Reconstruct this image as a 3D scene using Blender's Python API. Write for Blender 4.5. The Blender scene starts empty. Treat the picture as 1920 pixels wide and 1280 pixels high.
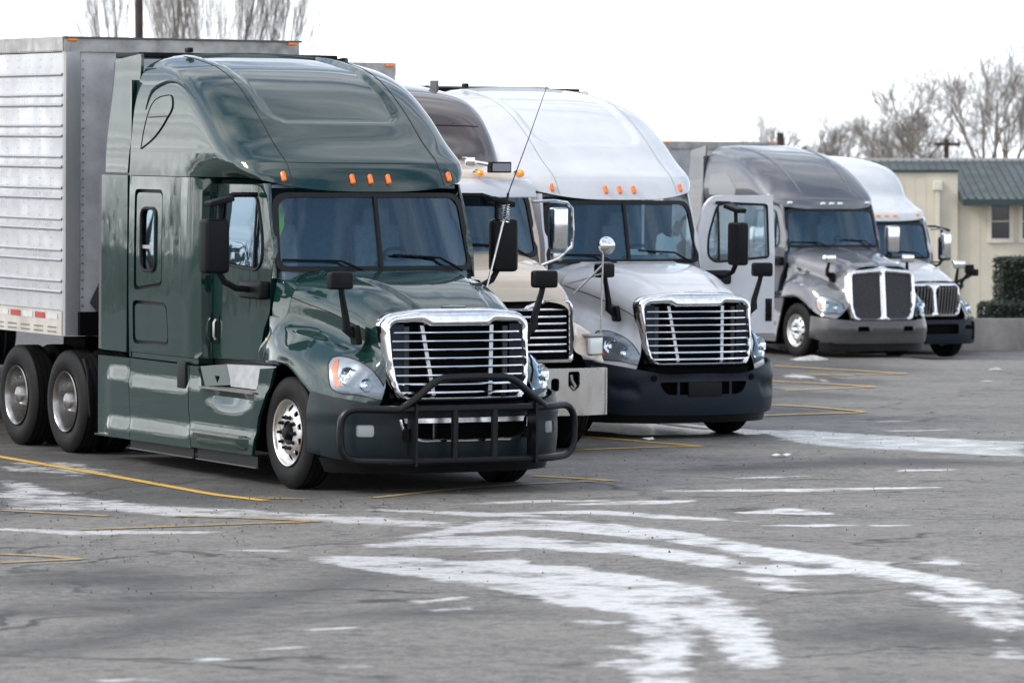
import bpy, bmesh, math, random
from mathutils import Vector, Matrix, noise
from mathutils.geometry import delaunay_2d_cdt
from mathutils.bvhtree import BVHTree
random.seed(7)
R = math.radians
SC = bpy.context.scene
COL = SC.collection

# ------------------------------------------------------------------ camera
cd = bpy.data.cameras.new('camera'); cam = bpy.data.objects.new('camera', cd); COL.objects.link(cam); SC.camera = cam
CA, CP, CR = 0.487630095, 0.023525071, -0.0023982148        # heading, pitch down, roll
fw = Vector((math.sin(CA)*math.cos(CP), math.cos(CA)*math.cos(CP), -math.sin(CP)))
rt = Vector((math.cos(CA), -math.sin(CA), 0)); upv = rt.cross(fw)
r2 = rt*math.cos(CR)+upv*math.sin(CR); u2 = upv*math.cos(CR)-rt*math.sin(CR)
m = Matrix((r2, u2, -fw)).transposed().to_4x4(); m.translation = Vector((-18.7148, -37.4745, 2.3089)); cam.matrix_world = m
cd.sensor_width = 36.0; cd.lens = 8500/1920*36.0; cd.clip_start = 0.5; cd.clip_end = 3000
cd.dof.use_dof = True; cd.dof.focus_distance = 41.5; cd.dof.aperture_fstop = 4.5

# ------------------------------------------------------------------ sky and sun
W = bpy.data.worlds.new('World'); SC.world = W; W.use_nodes = True
nt = W.node_tree; N = nt.nodes; Lk = nt.links; N.clear()
def nd(tree, typ, **kw):
    n = tree.nodes.new(typ)
    for k, v in kw.items():
        if k.startswith('i_'):
            n.inputs[int(k[2:])].default_value = v
        else: setattr(n, k, v)
    return n
SUN_EL, SUN_AZ = R(40), R(-82)      # azimuth from +Y towards +X
sdir = Vector((math.sin(SUN_AZ)*math.cos(SUN_EL), math.cos(SUN_AZ)*math.cos(SUN_EL), math.sin(SUN_EL)))
sky = nd(nt, 'ShaderNodeTexSky', sky_type='NISHITA', sun_disc=False, sun_elevation=SUN_EL, sun_rotation=SUN_AZ)
skm = nd(nt, 'ShaderNodeMix', data_type='RGBA', blend_type='MULTIPLY'); skm.inputs[0].default_value = 1
skm.inputs[7].default_value = (0.15, 0.15, 0.15, 1)
Lk.new(sky.outputs[0], skm.inputs[6])
tc = nd(nt, 'ShaderNodeTexCoord')
sep = nd(nt, 'ShaderNodeSeparateXYZ'); Lk.new(tc.outputs['Generated'], sep.inputs[0])
def mth(op, a, b=None, tree=nt, clamp=False):
    n = tree.nodes.new('ShaderNodeMath'); n.operation = op; n.use_clamp = clamp
    for i, x in enumerate((a, b)):
        if x is None: continue
        if isinstance(x, (int, float)): n.inputs[i].default_value = x
        else: tree.links.new(x, n.inputs[i])
    return n.outputs[0]
zz = mth('ADD', mth('MAXIMUM', sep.outputs[2], 0.0), 0.16)
cx = mth('DIVIDE', sep.outputs[0], zz); cy = mth('DIVIDE', sep.outputs[1], zz)
cmb = nd(nt, 'ShaderNodeCombineXYZ'); Lk.new(cx, cmb.inputs[0]); Lk.new(cy, cmb.inputs[1])
mp = nd(nt, 'ShaderNodeMapping'); mp.inputs['Rotation'].default_value = (0, 0, R(25)); mp.inputs['Scale'].default_value = (0.55, 1.7, 1)
Lk.new(cmb.outputs[0], mp.inputs[0])
n1 = nd(nt, 'ShaderNodeTexNoise'); n1.inputs['Scale'].default_value = 1.9; n1.inputs['Detail'].default_value = 7; n1.inputs['Roughness'].default_value = 0.55
n1.inputs['Distortion'].default_value = 0.5
Lk.new(mp.outputs[0], n1.inputs['Vector'])
cov = nd(nt, 'ShaderNodeValToRGB'); cov.color_ramp.elements[0].position = 0.40; cov.color_ramp.elements[1].position = 0.62
Lk.new(n1.outputs[0], cov.inputs[0])
# cloud brightness: thin cloud scatters forward, so it is brightest round the sun
dotn = nd(nt, 'ShaderNodeVectorMath', operation='DOT_PRODUCT'); Lk.new(tc.outputs['Generated'], dotn.inputs[0]); dotn.inputs[1].default_value = sdir
glow = mth('POWER', mth('MULTIPLY_ADD', dotn.outputs['Value'], 0.5), 1.6)
glow.node.inputs[0].links[0].from_node.inputs[2].default_value = 0.5
n2 = nd(nt, 'ShaderNodeTexNoise'); n2.inputs['Scale'].default_value = 2.8; n2.inputs['Detail'].default_value = 5
Lk.new(mp.outputs[0], n2.inputs['Vector'])
hz = mth('POWER', mth('SUBTRACT', 1.0, mth('MAXIMUM', sep.outputs[2], 0.0)), 5.0)
SKYK = 1.0
lum = mth('ADD', mth('ADD', 0.98, mth('MULTIPLY', glow, 0.65)), mth('MULTIPLY', hz, 0.45))
lum = mth('MULTIPLY', mth('MULTIPLY', lum, mth('ADD', 0.35, mth('MULTIPLY', n2.outputs[0], 1.3))), SKYK)
tint = nd(nt, 'ShaderNodeMix', data_type='RGBA'); Lk.new(mth('POWER', glow, 0.8), tint.inputs[0]); tint.inputs[6].default_value = (0.86, 0.93, 1.01, 1); tint.inputs[7].default_value = (1.0, 0.985, 0.96, 1)
cc = nd(nt, 'ShaderNodeVectorMath', operation='SCALE'); Lk.new(tint.outputs[2], cc.inputs[0]); Lk.new(lum, cc.inputs['Scale'])
fac = mth('MAXIMUM', cov.outputs[0], mth('MULTIPLY', hz, 1.6), clamp=True)
mixc = nd(nt, 'ShaderNodeMix', data_type='RGBA'); Lk.new(fac, mixc.inputs[0]); Lk.new(skm.outputs[2], mixc.inputs[6]); Lk.new(cc.outputs[0], mixc.inputs[7])
bg = nd(nt, 'ShaderNodeBackground'); Lk.new(mixc.outputs[2], bg.inputs[0]); bg.inputs[1].default_value = 1.0
wo = nd(nt, 'ShaderNodeOutputWorld'); Lk.new(bg.outputs[0], wo.inputs[0])
sl = bpy.data.lights.new('sun', 'SUN'); sl.energy = 1.5; sl.angle = R(12); sl.color = (1, .94, .85)
so = bpy.data.objects.new('sun', sl); COL.objects.link(so); so.rotation_euler = (-sdir).to_track_quat('-Z', 'Y').to_euler()
vs = SC.view_settings; vs.view_transform = 'Standard'; vs.look = 'None'; vs.exposure = 0.5; vs.gamma = 1.0; vs.use_curve_mapping = False

# ------------------------------------------------------------------ materials
MATS = {}
def mat(name, col, rough=.5, metal=0., coat=0., spec=.5, noise_amt=0., nscale=8., bump=0., bscale=60., emis=None, col2=None, coat_r=.03, detail=6, rvar=0., stretch=None):
    if name in MATS: return MATS[name]
    M = bpy.data.materials.new(name); M.use_nodes = True; t = M.node_tree; b = t.nodes['Principled BSDF']
    b.inputs['Base Color'].default_value = (*col, 1); b.inputs['Roughness'].default_value = rough; b.inputs['Metallic'].default_value = metal
    b.inputs['Coat Weight'].default_value = coat; b.inputs['Coat Roughness'].default_value = coat_r; b.inputs['Specular IOR Level'].default_value = spec
    if noise_amt or bump or rvar or col2:
        tcn = t.nodes.new('ShaderNodeTexCoord'); vec = tcn.outputs['Object']
        if stretch:
            mpn = t.nodes.new('ShaderNodeMapping'); mpn.inputs['Scale'].default_value = stretch; t.links.new(vec, mpn.inputs[0]); vec = mpn.outputs[0]
    if noise_amt or col2 or rvar:
        nz = t.nodes.new('ShaderNodeTexNoise'); nz.inputs['Scale'].default_value = nscale; nz.inputs['Detail'].default_value = detail; nz.inputs['Roughness'].default_value = .62
        t.links.new(vec, nz.inputs['Vector'])
        rp = t.nodes.new('ShaderNodeValToRGB'); rp.color_ramp.elements[0].position = .32; rp.color_ramp.elements[1].position = .68
        t.links.new(nz.outputs[0], rp.inputs[0])
        mx = t.nodes.new('ShaderNodeMix'); mx.data_type = 'RGBA'; t.links.new(rp.outputs[0], mx.inputs[0])
        c2 = col2 if col2 else tuple(max(0, c*(1-noise_amt)) for c in col)
        mx.inputs[6].default_value = (*c2, 1); mx.inputs[7].default_value = (*col, 1); t.links.new(mx.outputs[2], b.inputs['Base Color'])
        if rvar:
            mr = t.nodes.new('ShaderNodeMapRange'); t.links.new(nz.outputs[0], mr.inputs[0]); mr.inputs[1].default_value = .3; mr.inputs[2].default_value = .7
            mr.inputs[3].default_value = rough+rvar; mr.inputs[4].default_value = max(.02, rough-rvar); t.links.new(mr.outputs[0], b.inputs['Roughness'])
    if bump:
        nb = t.nodes.new('ShaderNodeTexNoise'); nb.inputs['Scale'].default_value = bscale; nb.inputs['Detail'].default_value = 4; t.links.new(vec, nb.inputs['Vector'])
        bp = t.nodes.new('ShaderNodeBump'); bp.inputs['Strength'].default_value = bump; bp.inputs['Distance'].default_value = .01
        t.links.new(nb.outputs[0], bp.inputs['Height']); t.links.new(bp.outputs[0], b.inputs['Normal'])
    if emis:
        b.inputs['Emission Color'].default_value = (*emis, 1); b.inputs['Emission Strength'].default_value = 1
    MATS[name] = M; return M
def paint(name, col, metal=.35, dirt=.12, ior=1.7):
    M = mat(name, col, rough=.5, metal=metal, coat=1., coat_r=.035, spec=.1, noise_amt=dirt, nscale=2.2, rvar=.08)
    t = M.node_tree; b = t.nodes['Principled BSDF']; b.inputs['Coat IOR'].default_value = ior     # faint waviness of panels
    tcn = t.nodes.new('ShaderNodeTexCoord'); nb = t.nodes.new('ShaderNodeTexNoise'); nb.inputs['Scale'].default_value = 3.5; nb.inputs['Detail'].default_value = 1
    t.links.new(tcn.outputs['Object'], nb.inputs['Vector']); bp = t.nodes.new('ShaderNodeBump'); bp.inputs['Strength'].default_value = .05; bp.inputs['Distance'].default_value = .02
    t.links.new(nb.outputs[0], bp.inputs['Height']); t.links.new(bp.outputs[0], b.inputs['Coat Normal']); t.links.new(bp.outputs[0], b.inputs['Normal'])
    # thin road film: coat roughness varies
    n3 = t.nodes.new('ShaderNodeTexNoise'); n3.inputs['Scale'].default_value = 9; n3.inputs['Detail'].default_value = 8; n3.inputs['Roughness'].default_value = .7
    t.links.new(tcn.outputs['Object'], n3.inputs['Vector']); mr = t.nodes.new('ShaderNodeMapRange'); t.links.new(n3.outputs[0], mr.inputs[0])
    mr.inputs[1].default_value = .35; mr.inputs[2].default_value = .75; mr.inputs[3].default_value = .015; mr.inputs[4].default_value = .075
    t.links.new(mr.outputs[0], b.inputs['Coat Roughness']); return M
def glass(name, tint, rough=0.0, refl=1.0):
    if name in MATS: return MATS[name]
    M = bpy.data.materials.new(name); M.use_nodes = True; t = M.node_tree; t.nodes.clear()
    o = t.nodes.new('ShaderNodeOutputMaterial'); tr = t.nodes.new('ShaderNodeBsdfTransparent'); tr.inputs[0].default_value = (*tint, 1)
    g = t.nodes.new('ShaderNodeBsdfGlossy'); g.inputs['Roughness'].default_value = rough; g.inputs[0].default_value = (.62, .82, 1, 1)
    f = t.nodes.new('ShaderNodeFresnel'); f.inputs[0].default_value = 1.52
    mul = t.nodes.new('ShaderNodeMath'); mul.operation = 'MULTIPLY_ADD'; mul.use_clamp = True; t.links.new(f.outputs[0], mul.inputs[0]); mul.inputs[1].default_value = 1.7*refl; mul.inputs[2].default_value = .0
    mx = t.nodes.new('ShaderNodeMixShader'); t.links.new(mul.outputs[0], mx.inputs[0]); t.links.new(tr.outputs[0], mx.inputs[1]); t.links.new(g.outputs[0], mx.inputs[2]); t.links.new(mx.outputs[0], o.inputs[0])
    MATS[name] = M; return M
GREEN = paint('green_paint', (.0016, .025, .021), .2)
WHITE = paint('white_paint', (.66, .675, .70), 0., ior=1.4)
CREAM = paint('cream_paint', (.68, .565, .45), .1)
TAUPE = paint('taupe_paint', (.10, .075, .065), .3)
GREY = paint('grey_paint', (.135, .14, .155), .6)
SILVER = paint('silver_paint', (.62, .62, .62), .4)
CHROME = mat('chrome', (.86, .87, .89), .09, 1., noise_amt=.25, nscale=14, rvar=.06)
DCHROME = mat('dull_chrome', (.55, .55, .55), .3, 1., noise_amt=.35, nscale=9, rvar=.12)
ALU = mat('polished_aluminium', (.80, .79, .77), .34, 1., noise_amt=.12, nscale=12, rvar=.1)
STEEL = mat('dull_steel', (.36, .35, .34), .42, .9, noise_amt=.35, nscale=7, rvar=.12)
BLACKP = mat('black_plastic', (.005, .0055, .007), .42, spec=.18, bump=.15, bscale=220, noise_amt=.3, nscale=6)
SLATE = mat('slate_plastic', (.007, .016, .020), .42, spec=.28, bump=.1, bscale=200, noise_amt=.3, nscale=3, rvar=.1)
SLATE2 = mat('dark_blue_plastic', (.005, .012, .024), .46, spec=.28, bump=.1, bscale=200, noise_amt=.3, nscale=3, rvar=.1)
RUBBER = mat('black_rubber', (.005, .005, .006), .5, spec=.3)
TYRE = mat('tyre_rubber', (.004, .004, .0045), .6, spec=.2, noise_amt=.45, nscale=5, col2=(.010, .0098, .0095), bump=.3, bscale=50)
DARK = mat('dark_chassis', (.003, .003, .0035), .8, spec=.1)
TUBE = mat('black_powder_coat', (.003, .0035, .005), .34, spec=.3, bump=.1, bscale=150)
AMBER = mat('amber_lens', (.75, .16, .01), .22, coat=1, emis=(.10, .022, .0))
AMBERB = mat('bright_amber_lens', (.95, .33, .02), .2, coat=1, emis=(.18, .05, .0))
REDL = mat('red_reflector', (.42, .03, .03), .35, coat=.5, noise_amt=.2)
LAMPW = mat('lamp_reflector', (.30, .315, .335), .30, .5)
BULB = mat('lamp_bowl', (.9, .92, .95), .05, 1.)
LENS = glass('clear_lens', (.93, .95, .96))
WGLASS = glass('windscreen_glass', (.66, .84, .90), refl=1.2)
SGLASS = glass('side_glass', (.34, .40, .41), refl=1.3)
MIRG = mat('mirror_glass', (.9, .92, .94), .03, 1.)
CLOTH = mat('grey_cloth', (.22, .27, .31), .9, noise_amt=.3, nscale=20)
BLUEC = mat('blue_curtain', (.07, .16, .22), .9, noise_amt=.3, nscale=20)
DASH = mat('dash_plastic', (.11, .16, .20), .6)
PAPER = mat('white_paper', (.75, .75, .73), .8)
HIVIS = mat('hi_vis_cloth', (.25, .75, .05), .8)

# ------------------------------------------------------------------ mesh helpers
def hermite(ts, vs):
    n = len(ts)
    dim = None if isinstance(vs[0], (int, float)) else len(vs[0])
    V = [[v] if dim is None else list(v) for v in vs]
    d = len(V[0]); S = []
    for i in range(n):
        row = []
        for k in range(d):
            if i == 0: s = (V[1][k]-V[0][k])/(ts[1]-ts[0])
            elif i == n-1: s = (V[-1][k]-V[-2][k])/(ts[-1]-ts[-2])
            else:
                a = (V[i][k]-V[i-1][k])/(ts[i]-ts[i-1]); b = (V[i+1][k]-V[i][k])/(ts[i+1]-ts[i])
                w = (ts[i]-ts[i-1])/(ts[i+1]-ts[i-1]); s = a*(1-w)+b*w
            row.append(s)
        S.append(row)
    def f(t):
        t = min(max(t, ts[0]), ts[-1]); i = 0
        while i < n-2 and t > ts[i+1]: i += 1
        h = ts[i+1]-ts[i]; u = (t-ts[i])/h
        a, b, c, e = 2*u**3-3*u*u+1, u**3-2*u*u+u, -2*u**3+3*u*u, u**3-u*u
        r = [a*V[i][k]+b*h*S[i][k]+c*V[i+1][k]+e*h*S[i+1][k] for k in range(d)]
        return r[0] if dim is None else r
    return f
def spl(pts, n):
    ts = [0]
    for a, b in zip(pts, pts[1:]): ts.append(ts[-1]+max(1e-5, math.dist(a, b)))
    f = hermite(ts, pts)
    return [tuple(f(ts[-1]*i/(n-1))) for i in range(n)]
def path_fn(pts):
    ts = [0]
    for a, b in zip(pts, pts[1:]): ts.append(ts[-1]+math.dist(a, b))
    return hermite(ts, pts), ts[-1], ts
def sstep(a, b, x):
    if a == b: return float(x >= a)
    t = min(1, max(0, (x-a)/(b-a))); return t*t*(3-2*t)
def rpoly(pts, r, n=5):
    out = []; m = len(pts)
    for i in range(m):
        p = Vector(pts[i]); a = Vector(pts[i-1]); b = Vector(pts[(i+1) % m]); rr = r[i] if isinstance(r, (list, tuple)) else r
        if rr <= 0: out.append(tuple(p)); continue
        da = (a-p); db = (b-p); d = min(rr, da.length*.49, db.length*.49); A = p+da.normalized()*d; B = p+db.normalized()*d
        for k in range(n+1):
            t = k/n; q = A*(1-t)**2+p*2*t*(1-t)+B*t*t; out.append(tuple(q))
    return out
def rrect(x0, y0, x1, y1, r, n=5): return rpoly([(x0, y0), (x1, y0), (x1, y1), (x0, y1)], r, n)
def inpoly(x, y, P):
    c = False; j = len(P)-1
    for i in range(len(P)):
        xi, yi = P[i]; xj, yj = P[j]
        if (yi > y) != (yj > y) and x < (xj-xi)*(y-yi)/(yj-yi)+xi: c = not c
        j = i
    return c
def edist(x, y, P):
    best = 1e9; j = len(P)-1
    for i in range(len(P)):
        ax, ay = P[j]; bx, by = P[i]; dx, dy = bx-ax, by-ay; l = dx*dx+dy*dy
        t = 0 if l == 0 else min(1, max(0, ((x-ax)*dx+(y-ay)*dy)/l)); q = (x-ax-t*dx)**2+(y-ay-t*dy)**2
        if q < best: best = q
        j = i
    return math.sqrt(best)
def setp(o, label=None, cat=None, group=None, kind=None):
    if label: o['label'] = label
    if cat: o['category'] = cat
    if group: o['group'] = group
    if kind: o['kind'] = kind
    return o
def empty(name, loc=(0, 0, 0), rot=(0, 0, 0), **kw):
    o = bpy.data.objects.new(name, None); COL.objects.link(o); o.location = loc; o.rotation_euler = rot; o.empty_display_size = .3
    return setp(o, **kw)
class MB:
    def __init__(s): s.v = []; s.f = []
    def add(s, v, f):
        o = len(s.v); s.v += [tuple(p) for p in v]; s.f += [tuple(i+o for i in q) for q in f]; return s
    def box(s, c, d, rot=None, bev=0.):
        if bev > 0:
            bm = bmesh.new(); bmesh.ops.create_cube(bm, size=1)
            bmesh.ops.scale(bm, vec=d, verts=bm.verts); bmesh.ops.bevel(bm, geom=bm.edges[:], offset=bev, segments=3, profile=.6, affect='EDGES', clamp_overlap=True)
            V = [v.co.copy() for v in bm.verts]; F = [[v.index for v in f.verts] for f in bm.faces] if bm.verts.index_update() is None else []
            bm.free()
        else:
            V = [Vector((x*d[0]/2, y*d[1]/2, z*d[2]/2)) for x in (-1, 1) for y in (-1, 1) for z in (-1, 1)]
            F = [(0, 1, 3, 2), (4, 6, 7, 5), (0, 4, 5, 1), (2, 3, 7, 6), (0, 2, 6, 4), (1, 5, 7, 3)]
        if rot is not None:
            V = [rot @ p for p in V]
        return s.add([(p[0]+c[0], p[1]+c[1], p[2]+c[2]) for p in V], F)
    def tube(s, pts, r, n=8, closed=False, caps=True):
        pts = [Vector(p) for p in pts]; m = len(pts); rs = r if isinstance(r, (list, tuple)) else [r]*m
        rings = []; prev = None
        for i in range(m):
            a = pts[i-1] if (i > 0 or closed) else pts[i]; b = pts[(i+1) % m] if (i < m-1 or closed) else pts[i]
            t = (b-a).normalized()
            if prev is None: prev = t.orthogonal().normalized()
            u = (prev-t*prev.dot(t))
            u = u.normalized() if u.length > 1e-6 else t.orthogonal().normalized()
            prev = u; w = t.cross(u); rings.append([pts[i]+(u*math.cos(2*math.pi*k/n)+w*math.sin(2*math.pi*k/n))*rs[i] for k in range(n)])
        V = [p for q in rings for p in q]; F = []
        for i in range(m if closed else m-1):
            j = (i+1) % m
            for k in range(n): F.append((i*n+k, i*n+(k+1) % n, j*n+(k+1) % n, j*n+k))
        if caps and not closed: F += [tuple(reversed(range(n))), tuple((m-1)*n+k for k in range(n))]
        return s.add(V, F)
    def lathe(s, prof, c=(0, 0, 0), axis=(1, 0, 0), n=40, a0=0, a1=2*math.pi):
        ax = Vector(axis).normalized(); u = Vector((0, 0, 1)) if abs(ax.z) < .9 else Vector((1, 0, 0)); u = (u-ax*u.dot(ax)).normalized(); w = ax.cross(u); c = Vector(c)
        full = abs(a1-a0-2*math.pi) < 1e-6; k = n if full else n+1; V = []; F = []; m = len(prof)
        for i in range(k):
            a = a0+(a1-a0)*i/n; d = u*math.cos(a)+w*math.sin(a)
            V += [c+ax*h+d*r for (h, r) in prof]
        for i in range(n):
            j = (i+1) % k if full else i+1
            for q in range(m-1): F.append((i*m+q, i*m+q+1, j*m+q+1, j*m+q))
        return s.add(V, F)
    def grid(s, P, closed_u=False):
        nu, nv = len(P), len(P[0]); V = [p for row in P for p in row]; F = []
        for i in range(nu if closed_u else nu-1):
            j = (i+1) % nu
            for k in range(nv-1): F.append((i*nv+k, j*nv+k, j*nv+k+1, i*nv+k+1))
        return s.add(V, F)
    def panel(s, out, fn, holes=(), step=.08, thick=.0, inward=None):
        def dens(P):
            o = []
            for i in range(len(P)):
                a = P[i]; b = P[(i+1) % len(P)]; k = max(1, int(math.dist(a, b)/step))
                o += [(a[0]+(b[0]-a[0])*t/k, a[1]+(b[1]-a[1])*t/k) for t in range(k)]
            return o
        loops = [dens(out)]+[dens(h) for h in holes]; V = []; E = []
        for Lp in loops:
            o = len(V); V += [Vector(p) for p in Lp]; E += [(o+i, o+(i+1) % len(Lp)) for i in range(len(Lp))]
        xs = [p[0] for p in out]; ys = [p[1] for p in out]
        x = min(xs)+step*.5
        while x < max(xs):
            y = min(ys)+step*.5
            while y < max(ys):
                if inpoly(x, y, loops[0]) and not any(inpoly(x, y, h) for h in loops[1:]) and min(edist(x, y, q) for q in loops) > step*.35: V.append(Vector((x, y)))
                y += step
            x += step
        r = delaunay_2d_cdt(V, E, [], 0, 1e-5); vv, ff = r[0], r[2]; keep = []
        for f in ff:
            cxx = sum(vv[i][0] for i in f)/3; cyy = sum(vv[i][1] for i in f)/3
            if inpoly(cxx, cyy, loops[0]) and not any(inpoly(cxx, cyy, h) for h in loops[1:]): keep.append(tuple(f))
        P3 = [Vector(fn(p[0], p[1])) for p in vv]
        F = list(keep)
        if thick:
            inw = Vector(inward); n0 = len(P3); P3 = P3+[p+inw*thick for p in P3]
            ec = {}
            for f in keep:
                for a, b in zip(f, f[1:]+f[:1]): ec[(a, b)] = 1
            for (a, b) in ec:
                if (b, a) not in ec: F.append((b, a, a+n0, b+n0))
            F += [tuple(i+n0 for i in reversed(f)) for f in keep]
        return s.add(P3, F)
    def mirror(s):
        return s.add([(-p[0], p[1], p[2]) for p in s.v], []) if False else s._mir()
    def _mir(s):
        o = len(s.v); s.v += [(-p[0], p[1], p[2]) for p in s.v]; s.f += [tuple(i+o for i in reversed(q)) for q in list(s.f)]; return s
    def xf(s, fn): s.v = [tuple(fn(Vector(p))) for p in s.v]; return s
    def build(s, name, M, parent=None, ang=35, smooth=True, weld=True, recalc=True, **kw):
        me = bpy.data.meshes.new(name); me.from_pydata(s.v, [], s.f)
        if weld or recalc:
            bm = bmesh.new(); bm.from_mesh(me)
            if weld: bmesh.ops.remove_doubles(bm, verts=bm.verts, dist=2e-4)
            if recalc: bmesh.ops.recalc_face_normals(bm, faces=bm.faces)
            bm.to_mesh(me); bm.free()
        me.materials.append(M)
        if smooth:
            me.shade_smooth(); me.set_sharp_from_angle(angle=R(ang))
        o = bpy.data.objects.new(name, me); COL.objects.link(o)
        if parent is not None: o.parent = parent
        return setp(o, **kw)
def link_copy(o, parent=None):
    c = o.copy(); COL.objects.link(c)
    if parent is not None: c.parent = parent
    return c
# ------------------------------------------------------------------ shared truck builders (local frame: front = -y, truck's right = -x, front axle at y = 0)
TAU = R(1.26637)
def tractor(T, label): return empty('semi_truck', T, (TAU, 0, 0), label=label, cat='truck', group='semi trucks parked in the row')

def tyre_mesh(r, w, rim, n=56):
    h = w/2; prof = [(-h*.72, rim), (-h*.9, rim+.03), (-h*1.0, rim+(r-rim)*.45), (-h*.97, rim+(r-rim)*.72), (-h*.86, r-.028), (-h*.74, r-.006)]
    g = [-.5, -.17, .17, .5]; pr = list(prof)
    for a in g:
        pr += [((a-.035)*h*1.25, r), ((a-.03)*h*1.25, r-.014), ((a+.03)*h*1.25, r-.014), ((a+.035)*h*1.25, r)]
    pr += [(-a, b) for a, b in reversed(prof)]
    # shoulder ring grooves on the outer wall
    return MB().lathe(pr, n=n)
def ring_disc(r0, r1, holes, prof, side, n=60):
    out = [(r1*math.cos(2*math.pi*k/n), r1*math.sin(2*math.pi*k/n)) for k in range(n)]
    hs = [[(r0*math.cos(2*math.pi*k/24), r0*math.sin(2*math.pi*k/24)) for k in range(24)]]
    for (a, rc, rr) in holes:
        cxh, cyh = rc*math.cos(a), rc*math.sin(a); hs.append([(cxh+rr*math.cos(2*math.pi*k/14), cyh+rr*math.sin(2*math.pi*k/14)) for k in range(14)])
    return MB().panel(out, lambda a, b: (side*prof(math.hypot(a, b)), a, b), hs, step=.035, thick=.012, inward=(-side, 0, 0))
DRIM = mat('drive_rim', (.42, .41, .40), .30, .95, noise_amt=.4, nscale=6, rvar=.1)
def steer_wheel(root, side, x_out, y=0, r=.51, rimmat=None, hub=None, nuts=True, hollow=True):
    rimmat = rimmat or ALU; hub = hub or BLACKP
    w = .285; cx_ = side*(x_out-w/2)
    t = tyre_mesh(r, w, .292).build('wheel', TYRE, root); t.location = (cx_, y, r)
    hw = w/2
    # rim barrel + flange
    m = MB().lathe([(side*(hw-.012), .308), (side*(hw-.002), .304), (side*(hw-.008), .292), (side*(hw-.04), .284), (-side*hw*.8, .275), (-side*hw*.8, .26), (side*(hw-.05), .268), (side*(hw-.012), .308)], n=56)
    prof = lambda q: hw-.015-.055*sstep(.17, .285, q)-.0*q
    m2 = ring_disc(.112, .282, [(2*math.pi*(k+.5)/10, .222, .031) for k in range(10)], prof, side)
    m.add(m2.v, m2.f).build('rim', rimmat, t)
    hb = MB().lathe([(side*(hw-.10), .118), (side*(hw-.03), .112), (side*(hw-.035), .075), (side*(hw+.012), .062), (side*(hw+.03), .045), (side*(hw+.034), 0.001)], n=28); hb.build('hub', hub, t)
    bk = MB().lathe([(side*(hw-.11), .28), (side*(hw-.112), .001)], n=28); bk.build('brake_drum', DARK, t)
    if nuts:
        me = None
        for k in range(10):
            a = 2*math.pi*k/10
            if me is None:
                o = MB().lathe([(0, .021), (side*.012, .021), (side*.016, .015), (side*.045, .013), (side*.05, .001)], n=10).build('lug_nut', hub, t); me = o.data
            else:
                o = bpy.data.objects.new('lug_nut', me); COL.objects.link(o); o.parent = t
            o.location = (side*(hw-.018), .145*math.cos(a), .145*math.sin(a))
    return t
def drive_wheel(root, side, y, x_out=1.245, r=.52, inner=True):
    w = .29; t = tyre_mesh(r, w, .30, 48).build('wheel', TYRE, root); t.location = (side*(x_out-w/2), y, r); hw = w/2
    MB().lathe([(side*(hw-.01), .31), (side*(hw-.0), .304), (side*(hw-.01), .292), (side*(hw-.06), .278), (-side*hw*.4, .262), (-side*hw*.9, .235), (-side*hw*1.1, .17), (-side*hw*1.1, .12)], n=44).build('rim', DRIM, t)
    MB().lathe([(-side*hw*1.1, .135), (side*.0, .13), (side*.02, .115), (side*.085, .105), (side*.12, .085), (side*.14, .04), (side*.143, .001)], n=30).build('hub', DRIM, t)
    if inner:
        i = tyre_mesh(r, w, .30, 40).build('inner_tyre', TYRE, root); i.location = (side*(x_out-w*1.65), y, r)
    return t

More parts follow.
